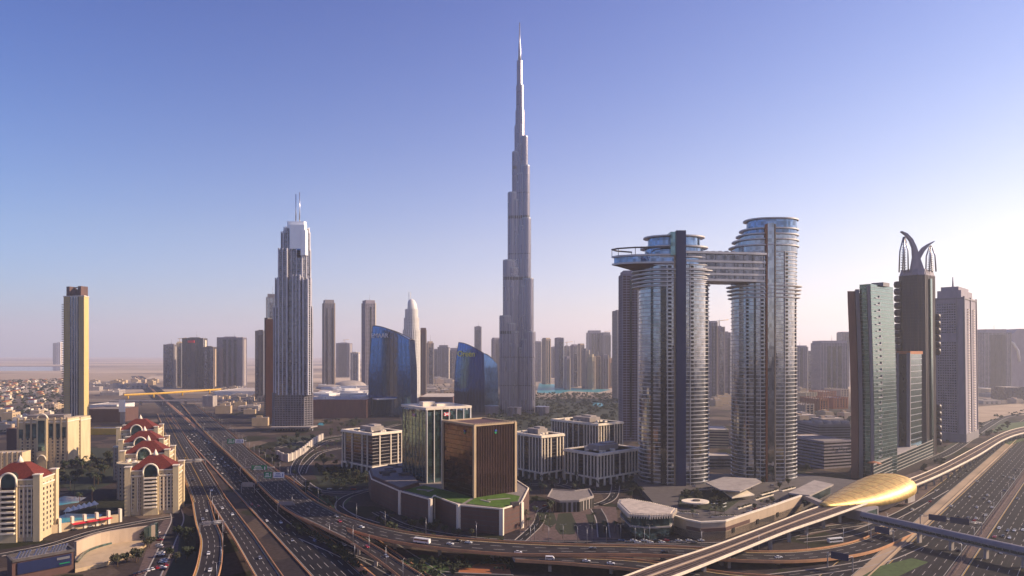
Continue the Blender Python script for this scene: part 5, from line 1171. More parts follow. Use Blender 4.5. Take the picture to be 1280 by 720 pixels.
# lawns, paving
for nm, pts, m, zz in (('lawn', [(676, 641), (692, 640), (696, 653), (688, 660), (676, 652)], 'dgrass', .12), ('lawn', [(698, 642), (714, 641), (722, 658), (718, 668), (700, 668), (694, 660)], 'dgrass', .12), ('lawn', [(732, 643), (742, 643), (746, 662), (738, 660)], 'dgrass', .12),
    ('lawn', [(500, 700), (530, 693), (556, 700), (562, 712), (540, 724), (512, 716)], 'grass', .12), ('planting_bed', [(574, 712), (600, 704), (636, 706), (640, 722), (570, 724)], 'rust', .10),
    ('lawn', [(1075, 722), (1100, 708), (1140, 698), (1160, 703), (1120, 722)], 'grass', .22), ('lawn', [(1238, 541), (1290, 533), (1290, 526), (1250, 530)], 'grass', .14), ('lawn', [(1240, 550), (1290, 540), (1290, 547), (1262, 556)], 'grass', .14),
    ('lawn', [(400, 620), (440, 622), (428, 634), (415, 640), (396, 628)], 'grass', .10), ('lawn', [(388, 584), (440, 586), (464, 600), (462, 608), (400, 606)], 'dgrass', .10), ('lawn', [(470, 648), (500, 662), (560, 674), (620, 680), (600, 690), (500, 676), (466, 662)], 'dgrass', .05),
    ('lawn', [(345, 546), (392, 544), (404, 552), (372, 564), (346, 556)], 'dgrass', .10), ('lawn', [(350, 650), (440, 690), (470, 722), (620, 740), (430, 745)], 'dgrass', .03), ('lawn', [(1180, 575), (1225, 545), (1262, 524), (1240, 524), (1180, 560)], 'dgrass', .05),
    ('plaza', [(650, 640), (668, 626), (770, 634), (775, 674), (650, 676)], 'pave', .04), ('park', [(618, 500), (808, 498), (815, 538), (650, 540), (618, 528)], 'dgrass', .05), ('plaza', [(1000, 672), (1130, 640), (1210, 580), (1170, 580), (1010, 640)], 'pave', .03),
    ('plaza', [(170, 722), (226, 722), (228, 648), (205, 650), (190, 670)], 'pave', .03), ('lawn', [(80, 560), (140, 560), (150, 600), (96, 622), (60, 590)], 'dgrass', .05), ('lawn', [(205, 722), (246, 722), (244, 650), (228, 640), (222, 690)], 'dgrass', .035)):
    sheet(nm, gp(*pts), zz, m)
# ================= METRO
ME = edges([(765, 727.5, 12), (820, 707, 12), (898, 681, 12), (975, 652, 12), (1014, 637, 12), (1075, 618, 12), (1129, 602, 12), (1178, 581.5, 12), (1223, 557.5, 12), (1254, 541.5, 12), (1280, 534, 12), (1330, 526, 12)],
           [(790, 740, 12), (849, 718.5, 12), (917, 691.5, 12), (985, 664, 12), (1030, 648.5, 12), (1084, 629, 12), (1133, 611, 12), (1178, 592, 12), (1223, 569, 12), (1254, 550, 12), (1280, 541, 12), (1330, 531, 12)])
mv = viaduct('metro viaduct with pale concrete track deck passing through the gold station', ME, 11, (), (), 2.2, .9, 4, 'ivory', 'metro_viaduct', 'pave', cat='metro viaduct')
mb = MB()
for u in (.2, .32, .66, .78): mb2 = MB(); wall(mb2, ME, u, .25, .03, .4); mb2.build('rail', M['dark'], mv)
mb2 = MB(); wall(mb2, ME, .49, 1.2, .03, .5); mb2.build('centre_walkway', M['sandst'], mv)
A = G(1027, 634, 12); B = G(1131, 606, 12); ax = Vector((B.x-A.x, B.y-A.y)); LS = ax.length*.87; ax.normalize(); an = Vector((-ax.y, ax.x))
ms = thing('metro_station', 'gold shell shaped metro station over the elevated track', 'metro station', (*((A+B)/2)[:2], 0))
def shell(z0s, amp, wmul, t0, t1, K=22, full=True, th=0):
    rr = []
    for k in range(K+1):
        t = t0+(t1-t0)*k/K; prof = max(.02, math.sin(math.pi*min(1, .02+t*.60))**.9) if t < .83 else max(.3, 1-((t-.83)/.17)**2*.22)
        w = 22*prof*wmul-th; h = 13.5*max(.05, prof**1.1)*amp-th; c = Vector(A[:2])+ax*LS*t; row = []
        for i in range(17):
            a = math.pi*(i/16); row.append((c.x+an.x*w*math.cos(a), c.y+an.y*w*math.cos(a), z0s(t)+h*math.sin(a)**.8))
        rr.append(row)
    return rr
mb = MB(); r_ = shell(lambda t: 13-4.5*math.sin(math.pi*min(1, t)), 1, 1, 0, 1); mb.loft(r_, 0, False, True, closed=False); o = mb.build('gold_shell', M['gold'], ms)
sm_ = o.modifiers.new('thick', 'SOLIDIFY'); sm_.thickness = .8; sm_.offset = 0
mb = MB()
for k in range(2, 22, 2): mb.tube([Vector(p)+Vector((0, 0, .35)) for p in r_[k]], .22, 4)

for j in range(2, 15, 2): mb.tube([Vector(r_[k][j])+Vector((0, 0, .35)) for k in range(1, 23)], .16, 4)
mb.build('shell_seams', M['rust'], ms)
rr = []
for k in range(15):
    t = .04+.92*k/14; c = Vector(A[:2])+ax*LS*t; s = math.sin(math.pi*min(1, .05+t*.62)); w = 20*s; zb = 6-3.5*math.sin(math.pi*t)
    rr.append([(c.x+an.x*w, c.y+an.y*w, 11), (c.x+an.x*w*.65, c.y+an.y*w*.65, zb-1), (c.x-an.x*w*.65, c.y-an.y*w*.65, zb-1), (c.x-an.x*w, c.y-an.y*w, 11)][::-1])
mb = MB(); mb.loft(rr); mb.build('lower_hull', M['conc'], ms)
c = Vector(A[:2])+ax*LS*.97; MB().obox(c, ax, .4, 15, 4, 21).build('glass_end', M['gteal'], ms)
for s in (-1, 1): c = Vector(A[:2])+ax*LS*.93; MB().obox(c+an*s*15.5, ax, 7, 1.2, 3, 11).build('end_louvre', M['conc'], ms)
mb = MB()
for t in (.3, .45, .6, .75, .9):
    for s in (-5, 5): c = Vector(A[:2])+ax*LS*t+an*s; mb.prism(circ(c, 1.2, 10), 0, 6)
each(mb, 'pier', M['conc'], ms)
c = Vector(A[:2])+ax*LS*.28-an*14; MB().obox(c, ax, 14, 6, 2.5, 9.5).build('entrance_block', M['grey'], ms); MB().obox(c-an*6.1, ax, 11, .3, 3.4, 8).build('entrance_glass', M['gteal'], ms)
tb = thing('footbridge', 'long grey tube footbridge crossing the right highway from the gold station', 'bridge', (*G(1180, 670, 9)[:2], 0))
P0 = G(1078, 644, 10); P1 = G(1280, 690, 9.5); dv = (P1-P0); P1 = P0+dv*1.6; dd = Vector((dv.x, dv.y)).normalized(); nn = Vector((-dd.y, dd.x))
def sect(P, w, h, z, r=10):
    return [(P.x+nn.x*w*math.cos(a), P.y+nn.y*w*math.cos(a), z+h*math.sin(a)) for a in [2*math.pi*i/r for i in range(r)]]
MB().loft([sect(P0, 3.1, 2.5, 10), sect(P1, 3.1, 2.5, 9.6)], 0, True, True).build('tube', M['gteal'], tb)
mb = MB(); mb.loft([[(P.x+nn.x*3.3*math.cos(a), P.y+nn.y*3.3*math.cos(a), 10+2.8*math.sin(a)+o_) for a, o_ in [(math.pi*i/8, 0) for i in range(9)]+[(math.pi*(8-i)/8, -.3) for i in range(9)]] for P in (P0, P1)]); mb.build('roof_shell', M['grey'], tb)
MB().obox(((P0+P1)/2)[:2], dd, (P1-P0).length/2, 3.0, 6.6, 7.6).build('floor_beam', M['conc'], tb)
mb = MB(); Lt = (P1-P0).length
for k in range(int(Lt/4)): P = P0+(P1-P0)*((k+.5)*4/Lt); mb.tube([sect(P, 3.25, 2.7, 10)[i] for i in (0, 9, 8, 7, 6, 5)], .12, 4)
mb.build('ribs', M['steel'], tb); mb = MB()
for k in range(1, 8): P = P0+(P1-P0)*(k/8); mb.obox(P[:2], dd, .8, 1.6, 0, 6.6)
each(mb, 'pier', M['conc'], tb)
# ================= GANTRIES
def gantry(label, p, d, span, panels, h=8.5, cat='sign gantry'):
    """overhead sign bridge; panels = (offset, width, height, material, facing)"""
    d = Vector(d[:2]).normalized(); p = Vector(p); n = Vector((d.y, -d.x)); rt = thing('sign_gantry', label, cat, (p.x, p.y, 0)); z0 = p.z
    for s in (-1, 1): MB().obox(Vector(p[:2])+d*s*span/2, d, .3, .3, z0-1 if z0 > 1 else 0, z0+h+.8).build('post', M['steel'], rt)
    mb = MB(); a = Vector((*(Vector(p[:2])-d*span/2), z0+h)); b = Vector((*(Vector(p[:2])+d*span/2), z0+h)); up = Vector((0, 0, 1.0))
    mb.tube([a, b], .16, 4); mb.tube([a+up, b+up], .16, 4); k = int(span/1.6)
    for i in range(k): q = a.lerp(b, i/k); r2 = a.lerp(b, (i+1)/k); mb.tube([q, r2+up] if i % 2 else [q+up, r2], .09, 4)
    mb.build('truss', M['steel'], rt)
    for off, w, hh, m, side in panels:
        c = Vector(p[:2])+d*off+n*side*.6; MB().obox(c, d, w/2, .12, z0+h-hh*.5, z0+h+hh*.5+.3).build('sign_panel', M[m], rt)
        if m in ('green', 'signw'):
            mb = MB()
            for r2 in range(3): mb.obox(c+n*side*.16+d*(-w*.08), d, w*(.32-.06*r2), .04, z0+h-hh*.3+r2*hh*.28, z0+h-hh*.3+r2*hh*.28+hh*.12)
            mb.obox(c+n*side*.16+d*w*.36, d, w*.035, .04, z0+h-hh*.3, z0+h+hh*.3); each(mb, 'sign_legend', M['signw' if m == 'green' else 'blue'], rt)
    return rt
def across(e, py):
    i = min(range(len(e[0])), key=lambda i: abs(HY+F*(H-e[0][i].z)/max(e[0][i].y, 1)-py)); return at(e, i, .5), (e[1][i]-e[0][i])
p, d = across(RE, 563); gantry('gantry with green and white panels over elevated road, far one', p, (1, .05), 30, [(-4, 9, 6, 'green', 1), (7, 11, 5, 'signw', 1)])
p, d = across(RE, 614); gantry('gantry with green and white panels over elevated road, near one', p, (1, .05), 34, [(-7, 7, 5.5, 'green', 1), (3, 10, 5, 'signw', 1)])
p = LH(4, 715); gantry('gantry with one wide green panel over the main highway', p, (1, .03), 36, [(2, 16, 5.5, 'green', 1)])
p, d = across(LC, 582); gantry('grey backed gantry over merged left flyover', p, d, 27, [(-6, 7, 3.5, 'conc', 1), (4, 8, 3.5, 'conc', 1)], 6)
p, d = across(LA, 663); gantry('dark gantry with grey panels across the forked flyover', p+Vector((2, 0, 0)), d, 15, [(-3.5, 5, 2.6, 'grey', 1), (3, 5, 2.6, 'grey', 1)], 6)
p = LH(-20, 640); gantry('small grey backed gantry beside the main highway, upper one', p, (1, .03), 12, [(0, 10, 4, 'conc', 1)], 8)
p = LH(-8, 552); gantry('small grey backed gantry beside the main highway, lower one', p, (1, .03), 13, [(0, 11, 4.2, 'grey', 1)], 8)
p = RH(-88, 585); gantry('dark blue backed gantry over right highway beyond the tube bridge', p, (.75, -.66), 38, [(-8, 11, 4, 'navy', 1), (6, 12, 4, 'navy', 1)], 8)
p = RH(-118, 520); gantry('dark backed gantry on service road by gold station', p, (.75, -.66), 14, [(0, 9, 4, 'navy', 1)], 8)
p = G(1050, 712, 0); gantry('dark backed gantry leaning sign over bottom right ramp', p, (.75, -.66), 14, [(0, 10, 4, 'navy', 1)], 8)
# ================= CARS
def mkcar(nm, paint, kind='car'):
    """built along +X at the origin: body, glasshouse, wheels, lamps"""
    rt = thing(nm, None, kind); Lc, Wc, Hc = {'car': (4.6, 1.85, 1.42), 'van': (5.4, 2.0, 2.2), 'bus': (11.5, 2.5, 3.1)}[kind]; h = Lc/2; w = Wc/2
    if kind == 'car': prof = [(-h, .45), (-h, .85), (-h+.25, .95), (-.5*h, .98), (.42*h, .92), (h-.15, .78), (h, .6), (h, .4), (h-.1, .28), (-h+.1, .28)]
    else: prof = [(-h, .4), (-h, Hc-.15), (-h+.15, Hc), (h-.9 if kind == 'van' else h-.2, Hc), (h-.1, Hc*.55), (h, Hc*.45), (h, .4), (h-.1, .3), (-h+.1, .3)]
    mb = MB(); n = len(prof); a = mb.add([(x, -w, z_) for x, z_ in prof]); b = mb.add([(x, w, z_) for x, z_ in prof])
    for i in range(n): j = (i+1) % n; mb.face((a+i, a+j, b+j, b+i))
    mb.face(tuple(range(a+n-1, a-1, -1))); mb.face(tuple(range(b, b+n))); mb.build('body', M[paint], rt)
    if kind == 'car':
        mb = MB(); mb.loft([[(-.78*h, -w*.92, .93), (.42*h, -w*.92, .9), (.42*h, w*.92, .9), (-.78*h, w*.92, .93)], [(-.5*h, -w*.75, Hc-.06), (.08*h, -w*.75, Hc-.06), (.08*h, w*.75, Hc-.06), (-.5*h, w*.75, Hc-.06)]]); mb.build('windows', M['carglass'], rt)
        MB().box(-.5*h, -w*.74, Hc-.06, .08*h, w*.74, Hc).build('roof', M[paint], rt)
    else:
        mb = MB(); mb.box(-h+.3, -w-.03, Hc*.5, h-.9, w+.03, Hc*.82); mb.build('windows', M['carglass'], rt)
    for sx_ in (-.62, .62):
        for sy in (-1, 1):
            mb = MB(); cc = [(sx_*h+.33*math.cos(t), .33+.33*math.sin(t)) for t in [2*math.pi*i/10 for i in range(10)]]
            mb.loft([[(x, sy*w-.1, z_) for x, z_ in cc], [(x, sy*w+.08, z_) for x, z_ in cc]]); mb.build('wheel', M['tyre'], rt)
    for s in (-1, 1): MB().box(h-.06, s*w*.7-.15, .6, h+.02, s*w*.7+.15, .75).build('headlight', M['signw'], rt); MB().box(-h-.02, s*w*.7-.15, .65, -h+.05, s*w*.7+.15, .8).build('tail_light', M['red'], rt)
    return rt
PROTO = {}; FAR = {}
for k in ('white', 'silver', 'black', 'red', 'grey', 'blue', 'yellow'): PROTO[k] = mkcar('car', 'car_'+k)
PROTO['van'] = mkcar('van', 'car_white', 'van'); PROTO['bus'] = mkcar('bus', 'car_white', 'bus')
def farcar(k):
    if k not in FAR:
        mb = MB(); mb.loft([[(-2.3, -.9, .3), (2.3, -.9, .3), (2.3, .9, .3), (-2.3, .9, .3)], [(-2.3, -.9, .95), (2.3, -.9, .8), (2.3, .9, .8), (-2.3, .9, .95)]], 0)
        mb.loft([[(-1.8, -.85, .9), (1, -.85, .9), (1, .85, .9), (-1.8, .85, .9)], [(-1.2, -.7, 1.42), (.2, -.7, 1.42), (.2, .7, 1.42), (-1.2, .7, 1.42)]], 1)
        o = mb.build('car', [M['car_'+k], M['carglass']]); FAR[k] = o
    return FAR[k]
used = set()
CARS = MB(); TOT = [0]
def place(kind, pos, ang, where, grp):
    TOT[0] += 1
    if pos[1] > 1050 or TOT[0] > 296:
        d_ = Vector((math.cos(ang), math.sin(ang))); k_ = list(('white', 'silver', 'black', 'red', 'grey', 'blue', 'yellow')).index(kind) if kind in PROTO and kind not in ('van', 'bus') else 0
        CARS.obox(pos[:2], d_, 2.3, .9, pos[2]+.3, pos[2]+.95, k_); CARS.obox(Vector(pos[:2])-d_*.3, d_, 1.3, .8, pos[2]+.95, pos[2]+1.42, 7); TOT[0] -= 1; return
    big = kind in ('van', 'bus'); far = pos[1] > 640 and not big
    src = farcar(kind) if far else PROTO[kind]; key = (kind, far)
    pos = Vector(pos)+Vector((0, 0, .05))
    if key in used:
        if far: o = src.copy(); COL.objects.link(o); o.location = pos; o.rotation_euler = (0, 0, ang)
        else: o = copy_tree(src, None, pos, ang)
    else: used.add(key); o = src; o.location = pos; o.rotation_euler = (0, 0, ang)
    o['category'] = kind if big else 'car'; o['group'] = grp
    ordlab(o, ('white '+kind if big else kind+' car')+' '+where)
    return o
rd = random.Random(21)
def rk(): return rd.choices(['white', 'silver', 'black', 'red', 'grey', 'blue'], [48, 16, 16, 7, 8, 5])[0]
def car_on(e, py, u, kind, where, grp, rev=False, dz=0):
    n = len(e[0]); i = min(range(n-1), key=lambda i: abs(HY+F*(H-at(e, i, u).z)/max(at(e, i, u).y, 1)-py)); j = min(i+1, n-1)
    p = at(e, i, u); t = at(e, j, u)-p; fx = rd.random(); p = p+t*fx; place(kind, p+Vector((0, 0, dz)), math.atan2(t.y, t.x)+(math.pi if rev else 0), where, grp)
for py, u, k in ((560, .3, 'white'), (572, .6, 'yellow'), (588, .3, 'white'), (600, .75, 'black'), (614, .3, 'white'), (549, .5, 'silver')): car_on(LC, py, u, k, 'on merged part of left flyover', 'vehicles on the left flyovers')
for py, u, k in ((638, .3, 'white'), (650, .6, 'silver'), (690, .6, 'white'), (714, .4, 'white')): car_on(LA, py, u, k, 'on curving left flyover branch', 'vehicles on the left flyovers')
for py, u, k in ((636, .6, 'white'), (643, .3, 'white'), (660, .7, 'black'), (697, .4, 'silver')): car_on(LB, py, u, k, 'on straight flyover branch', 'vehicles on the left flyovers')
for py, u, k in ((593, .5, 'white'), (645, .75, 'silver'), (652, .6, 'red'), (560, .4, 'black'), (545, .6, 'white'), (530, .3, 'white'), (537, .7, 'silver'), (522, .5, 'white'), (515, .7, 'grey')): car_on(RE, py, u, k, 'on elevated road left of centre', 'vehicles on the elevated road')
def pxcar(e, px, u, kind, where, grp, rev=False):
    n = len(e[0]); i = min(range(n-1), key=lambda i: abs(PX(at(e, i, u))-px)); p = at(e, i, u); t = at(e, i+1, u)-p; place(kind, p, math.atan2(t.y, t.x)+(math.pi if rev else 0), where, grp)
for px, u, k in ((530, .7, 'bus'), (569, .55, 'white'), (573, .25, 'black'), (587, .3, 'white'), (455, .5, 'white'), (745, .4, 'grey'), (830, .6, 'black'), (977, .6, 'white'), (905, .3, 'silver')): pxcar(C1, px, u, k, 'on curved viaduct at bottom centre', 'vehicles on the curved viaduct')
for px, u, k in ((690, .5, 'van'), (727, .5, 'white'), (769, .6, 'white')): pxcar(C2, px, u, k, 'on lower ramp below curved viaduct', 'vehicles on the lower ramp')
pxcar(C1, 646, .85, 'white', 'on curved viaduct at bottom centre', 'vehicles on the curved viaduct')
for px, u, k in ((460, .5, 'red'), (480, .3, 'silver')): pxcar(D1, px, u, k, 'on descending branch viaduct', 'vehicles on the branch viaduct')
for i in range(130):
    s = rd.choice([-26, -22, -18, -13, -9, -6, 6, 10, 14, 18, 22, 26]); Y = rd.choice([rd.uniform(420, 800), rd.uniform(760, 1100), rd.uniform(860, 1700)]); p = LH(s, Y, .06)
    place(rk(), p, math.atan2(1, -.592)+(math.pi if s < 0 else 0), 'on main left highway', 'vehicles on the left highway')
for i in range(14):
    s = rd.choice([-22, -18, -13, -9, 4+6]); p = LH(s, rd.uniform(760, 880), .06); place(rk(), p, math.atan2(1, -.592)+math.pi, 'in traffic queue on the left highway', 'vehicles on the left highway')
for i in range(110):
    s = rd.choice([-62, -57, -53, -48, -44, -34, -29, -24, -19, -101, -95, -90, -84, -79, -74.6, -123, -118]); t = rd.choice([rd.uniform(480, 900), rd.uniform(560, 1500)]); p = RH(s, t, .06)
    place(rk(), p, math.atan2(.75, .66)+(math.pi if s > -69 else 0), 'on the right highway', 'vehicles on the right highway')
for px, py in ((1249, 661), (1260, 664), (1268, 664), (1262, 673), (1243, 672)): place(rk(), G(px, py, .06), math.atan2(-.75, -.66), 'just above tube bridge on right highway', 'vehicles on the right highway')
place('bus', G(1044, 678, .06), math.atan2(.3, 1), 'waiting beside the gold station entrance', 'buses')
for i in range(12): p = G(196+rd.uniform(-2, 2)+i*.9, 664+i*4.6-(i % 2)*2, .1); place(rk(), p, R(rd.choice([2, 178])), 'parked in the lot left of forked flyover', 'cars parked left of the flyover')
for i in range(8): place(rk(), G(168+i*5.6, 719-i*1.7, .1), R(132), 'parked in row at bottom left lot', 'cars parked left of the flyover')
for i in range(9): place(rk(), G(84+i*7+rd.random()*2, 664-i*1.6+rd.uniform(-2, 2), .1), R(15+rd.uniform(-5, 5)), 'parked before the hotel gate wall', 'cars parked by the hotel gate')
for i in range(15): place(rk(), G(776+i*7+rd.random()*3, 676.5+(i % 2)*2.2, .12), R(2+rd.uniform(-6, 6)), 'parked in row below the cream roofed pavilion', 'cars parked along the front street')
for i in range(9): place(rk(), G(932+i*6, 641.5-i*1.8, 5), R(115), 'parked in row on the podium deck', 'cars parked on the podium deck')
for i in range(9): place(rk(), G(892+(i % 3)*6+rd.random(), 626+(i//3)*4, 5), R(40), 'parked in garden before right oval tower', 'cars parked on the podium deck')
for i in range(8): place(rk(), G(655+i*13+rd.random()*5, 633+rd.uniform(-3, 3)*.6, .12), R(rd.uniform(-10, 10)), 'by the plaza behind the curved viaduct', 'cars by the plaza')
for i in range(4): place(rk(), G(412+i*15, 611.5+rd.random(), .12), R(175), 'parked on loop road left of podium', 'cars on the loop road')
for i in range(16): place(rk(), G(1120+i*7+rd.random()*4, 612-i*3.6+rd.uniform(-1, 1), .1), R(48), 'parked beneath the metro viaduct at right', 'cars parked below the metro line')
# ================= TREES
def mktree(kind, h, r, nleaf, seed, low_=False):
    rg = random.Random(seed); rt = thing(kind, None, 'tree' if kind != 'palm_tree' else 'palm tree')
    if kind == 'palm_tree':
        MB().tube([(0, 0, 0), (.15, 0, h*.5), (.05, .1, h)], [.28, .2, .18], 6).build('trunk', M['bark'], rt); mb = MB()
        for i in range(22):
            a = i*2.4+rg.random()*.3; el_ = rg.uniform(-.2, 1.1); pts = []
            for k in range(5):
                t = k/4; rad = r*t*math.cos(el_*.6); z_ = h+r*(t*math.sin(el_)-t*t*.75); pts.append(Vector((rad*math.cos(a), rad*math.sin(a), z_)))
            sd2 = Vector((-math.sin(a), math.cos(a), -.25))
            for k in range(4):
                w0 = .42*math.sin(math.pi*(k/4*.8+.15)); w1 = .42*math.sin(math.pi*((k+1)/4*.8+.15)); mb.quad(pts[k]-sd2*w0, pts[k]+sd2*w0, pts[k+1]+sd2*w1, pts[k+1]-sd2*w1)
        mb.build('crown', M['palm'], rt)
    else:
        mb = MB(); mb.tube([(0, 0, 0), (.1, 0, h*.3), (0, .1, h*.55)], [.32, .24, .12], 6)
        for i in range(4): a = i*1.6+rg.random(); mb.tube([(.05, 0, h*.35), (r*.5*math.cos(a), r*.5*math.sin(a), h*.62)], [.14, .05], 4)
        mb.build('trunk', M['bark'], rt); mb = MB(); cl_ = [(Vector((rg.gauss(0, .42)*r, rg.gauss(0, .42)*r, h*rg.uniform(.45, .82))), rg.uniform(.35, .6)*r) for _ in range(7)]
        for i in range(nleaf):
            c_, rr_ = rg.choice(cl_); v = Vector((rg.gauss(0, 1), rg.gauss(0, 1), rg.gauss(0, 1))).normalized()*rr_*rg.uniform(.55, 1.05); v.z *= .8; p_ = c_+v; s_ = rg.uniform(.28, .62)*r*.28
            u_ = Vector((rg.gauss(0, 1), rg.gauss(0, 1), rg.gauss(0, 1))).normalized(); w_ = u_.cross(v.normalized()); w_ = w_.normalized() if w_.length > .01 else Vector((1, 0, 0))
            mb.quad(p_-u_*s_, p_+w_*s_, p_+u_*s_, p_-w_*s_)
        mb.build('crown', M['leafA' if seed % 2 else 'leafB'], rt)
    return rt
TP = {'palm': [mktree('palm_tree', 9, 3.6, 0, 1), mktree('palm_tree', 11, 3.4, 0, 2)], 'round': [mktree('broadleaf_tree', 7.5, 3.6, 420, s) for s in (3, 4, 5, 6)]}
tused = set()
def tree(kind, p, where, sc=1):
    i = rd.randrange(len(TP[kind])); o = TP[kind][i]; rz = rd.uniform(0, 6.28)
    if (kind, i) in tused: o = copy_tree(o, None, p, rz)
    else: tused.add((kind, i)); o.location = p; o.rotation_euler = (0, 0, rz)
    s_ = sc*rd.uniform(.75, 1.25); o.scale = (s_, s_, s_*rd.uniform(.85, 1.15)); o['group'] = ('palm trees ' if kind == 'palm' else 'trees ')+where
    ordlab(o, ('palm tree ' if kind == 'palm' else 'tree ')+where)
def inside(x, y, poly):
    c_ = False; j = len(poly)-1
    for i in range(len(poly)):
        if (poly[i][1] > y) != (poly[j][1] > y) and x < (poly[j][0]-poly[i][0])*(y-poly[i][1])/(poly[j][1]-poly[i][1])+poly[i][0]: c_ = not c_
        j = i
    return c_
def grove(kind, poly, n, where, z=0, sc=1):
    w = [G(a, b, z) for a, b in poly]; x0 = min(v.x for v in w); x1 = max(v.x for v in w); y0 = min(v.y for v in w); y1 = max(v.y for v in w); k = 0; g_ = 0
    while k < n and g_ < 5000:
        g_ += 1; x, y = rd.uniform(x0, x1), rd.uniform(y0, y1)
        if inside(x, y, [(v.x, v.y) for v in w]): tree(kind, Vector((x, y, z)), where, sc); k += 1
grove('round', [(82, 566), (140, 572), (134, 600), (100, 622), (76, 606)], 46, 'in the hotel garden', 0, 1.2)
grove('palm', [(84, 580), (138, 590), (130, 640), (90, 640)], 10, 'beside hotel lagoon', 0, 1)
grove('round', [(346, 550), (392, 546), (400, 552), (372, 564), (350, 560)], 18, 'at foot of white topped tower', 0, 1)
grove('round', [(392, 586), (440, 588), (462, 604), (404, 606)], 22, 'in dark garden left of podium', 0, .9)
grove('palm', [(430, 590), (465, 602), (500, 598), (500, 606), (462, 610)], 8, 'by first cream office block', 0, .9)
grove('palm', [(648, 604), (740, 602), (760, 622), (740, 632), (660, 630)], 20, 'on plaza before cream offices', 0, .9)
grove('round', [(648, 604), (760, 604), (770, 622), (750, 628), (660, 632)], 12, 'on plaza before cream offices', 0, .7)
grove('palm', [(664, 640), (690, 640), (700, 660), (664, 668)], 5, 'right of the podium corner', 0, 1)
grove('round', [(850, 634), (900, 640), (922, 628), (905, 614), (856, 618)], 24, 'in podium garden before oval towers', 5, .7)
grove('round', [(768, 604), (800, 600), (810, 622), (778, 626)], 12, 'left of the left oval tower', 0, .9)
grove('round', [(205, 712), (238, 716), (240, 672), (222, 668)], 9, 'below the forked flyover', 0, .9)
grove('round', [(175, 676), (192, 676), (192, 686), (176, 688)], 3, 'at end of curved forecourt', 0, 1)
grove('round', [(142, 704), (172, 698), (176, 708), (150, 718)], 4, 'beside the oval court', 0, 1)
grove('round', [(1225, 545), (1262, 528), (1262, 534), (1230, 552)], 16, 'in hedge row on right sand lot', 0, .8)
grove('round', [(1150, 588), (1180, 574), (1184, 580), (1156, 592)], 10, 'below dark horned tower', 0, .7)
grove('round', [(504, 702), (556, 702), (552, 716), (514, 714)], 5, 'on lawn under the viaducts', 0, .6)
grove('round', [(600, 680), (648, 682), (644, 690), (602, 686)], 4, 'under viaduct edge', 0, .6)
grove('round', [(618, 510), (802, 508), (808, 532), (650, 536)], 74, 'in park beyond cream offices', 0, 1.15)
grove('palm', [(530, 520), (640, 528), (640, 536), (540, 526)], 10, 'behind bronze tower', 0, 1)
grove('round', [(396, 572), (440, 572), (440, 584), (400, 586)], 12, 'before first cream office block', 0, .8)
grove('round', [(378, 606), (404, 618), (430, 640), (414, 640), (380, 616)], 12, 'on loop ramp lawn', 0, .8)
grove('round', [(300, 560), (345, 562), (372, 596), (352, 590), (316, 566)], 16, 'beside elevated road', 0, .7)
grove('palm', [(655, 650), (770, 652), (772, 672), (660, 674)], 10, 'on front plaza lawn', 0, .8)
grove('round', [(940, 632), (985, 618), (990, 624), (944, 640)], 8, 'on podium edge', 5, .5)
grove('round', [(1010, 560), (1060, 560), (1060, 596), (1006, 600)], 12, 'beside grey banded office block', 0, .8)
grove('palm', [(1130, 612), (1230, 562), (1236, 566), (1140, 620)], 12, 'below metro line at right', 0, .7)
grove('round', [(350, 652), (432, 692), (452, 720), (425, 700), (360, 662)], 14, 'below elevated road', 0, .6)
grove('palm', [(845, 646), (905, 650), (970, 630), (990, 616), (940, 636), (880, 644)], 12, 'along podium coping', 5, .55)
grove('round', [(860, 604), (985, 600), (990, 610), (870, 612)], 12, 'on deck at foot of oval towers', 5, .6)
grove('round', [(400, 526), (452, 524), (440, 548), (402, 552)], 22, 'between mall and first cream office block', 0, .9)
grove('palm', [(356, 566), (400, 556), (430, 552), (400, 580), (370, 586)], 12, 'beside loop road near white topped tower', 0, .9)
grove('round', [(470, 640), (505, 657), (560, 668), (620, 676), (600, 672), (520, 654)], 16, 'along foot of round podium', 0, .7)
# masses nobody could count
def canopy(name, poly, n, m, sc=1.0, hmax=7):
    w = [G(a, b) for a, b in poly]; x0 = min(v.x for v in w); x1 = max(v.x for v in w); y0 = min(v.y for v in w); y1 = max(v.y for v in w); mb = MB(); k = 0; pl = [(v.x, v.y) for v in w]
    while k < n:
        x, y = rd.uniform(x0, x1), rd.uniform(y0, y1)
        if not inside(x, y, pl): continue
        k += 1; r = rd.uniform(2, 4.6)*sc; h = rd.uniform(3.5, hmax)
        for q in range(26):
            v = Vector((rd.gauss(0, 1), rd.gauss(0, 1), abs(rd.gauss(0, 1)))).normalized(); p_ = Vector((x, y, h*.45))+Vector((v.x*r, v.y*r, v.z*h*.6))*rd.uniform(.6, 1.05)
            u_ = Vector((rd.gauss(0, 1), rd.gauss(0, 1), rd.gauss(0, 1))).normalized(); w_ = Vector((rd.gauss(0, 1), rd.gauss(0, 1), rd.gauss(0, 1))).normalized(); s_ = r*.42; mb.quad(p_-u_*s_, p_+w_*s_, p_+u_*s_, p_-w_*s_)
    mb.build(name, M[m], None, 'stuff')
canopy('woodland', [(612, 492), (812, 492), (822, 530), (650, 538), (606, 528)], 1150, 'leafA')
canopy('woodland', [(0, 476), (80, 474), (86, 520), (40, 545), (0, 545)], 700, 'leafA')
canopy('woodland', [(524, 470), (610, 472), (618, 512), (540, 512)], 260, 'leafB')
canopy('shrubs', [(398, 586), (444, 588), (464, 606), (404, 608)], 90, 'leafA', .6, 3)
canopy('shrubs', [(478, 706), (560, 700), (640, 704), (640, 716), (500, 722)], 50, 'leafA', .6, 2.5)
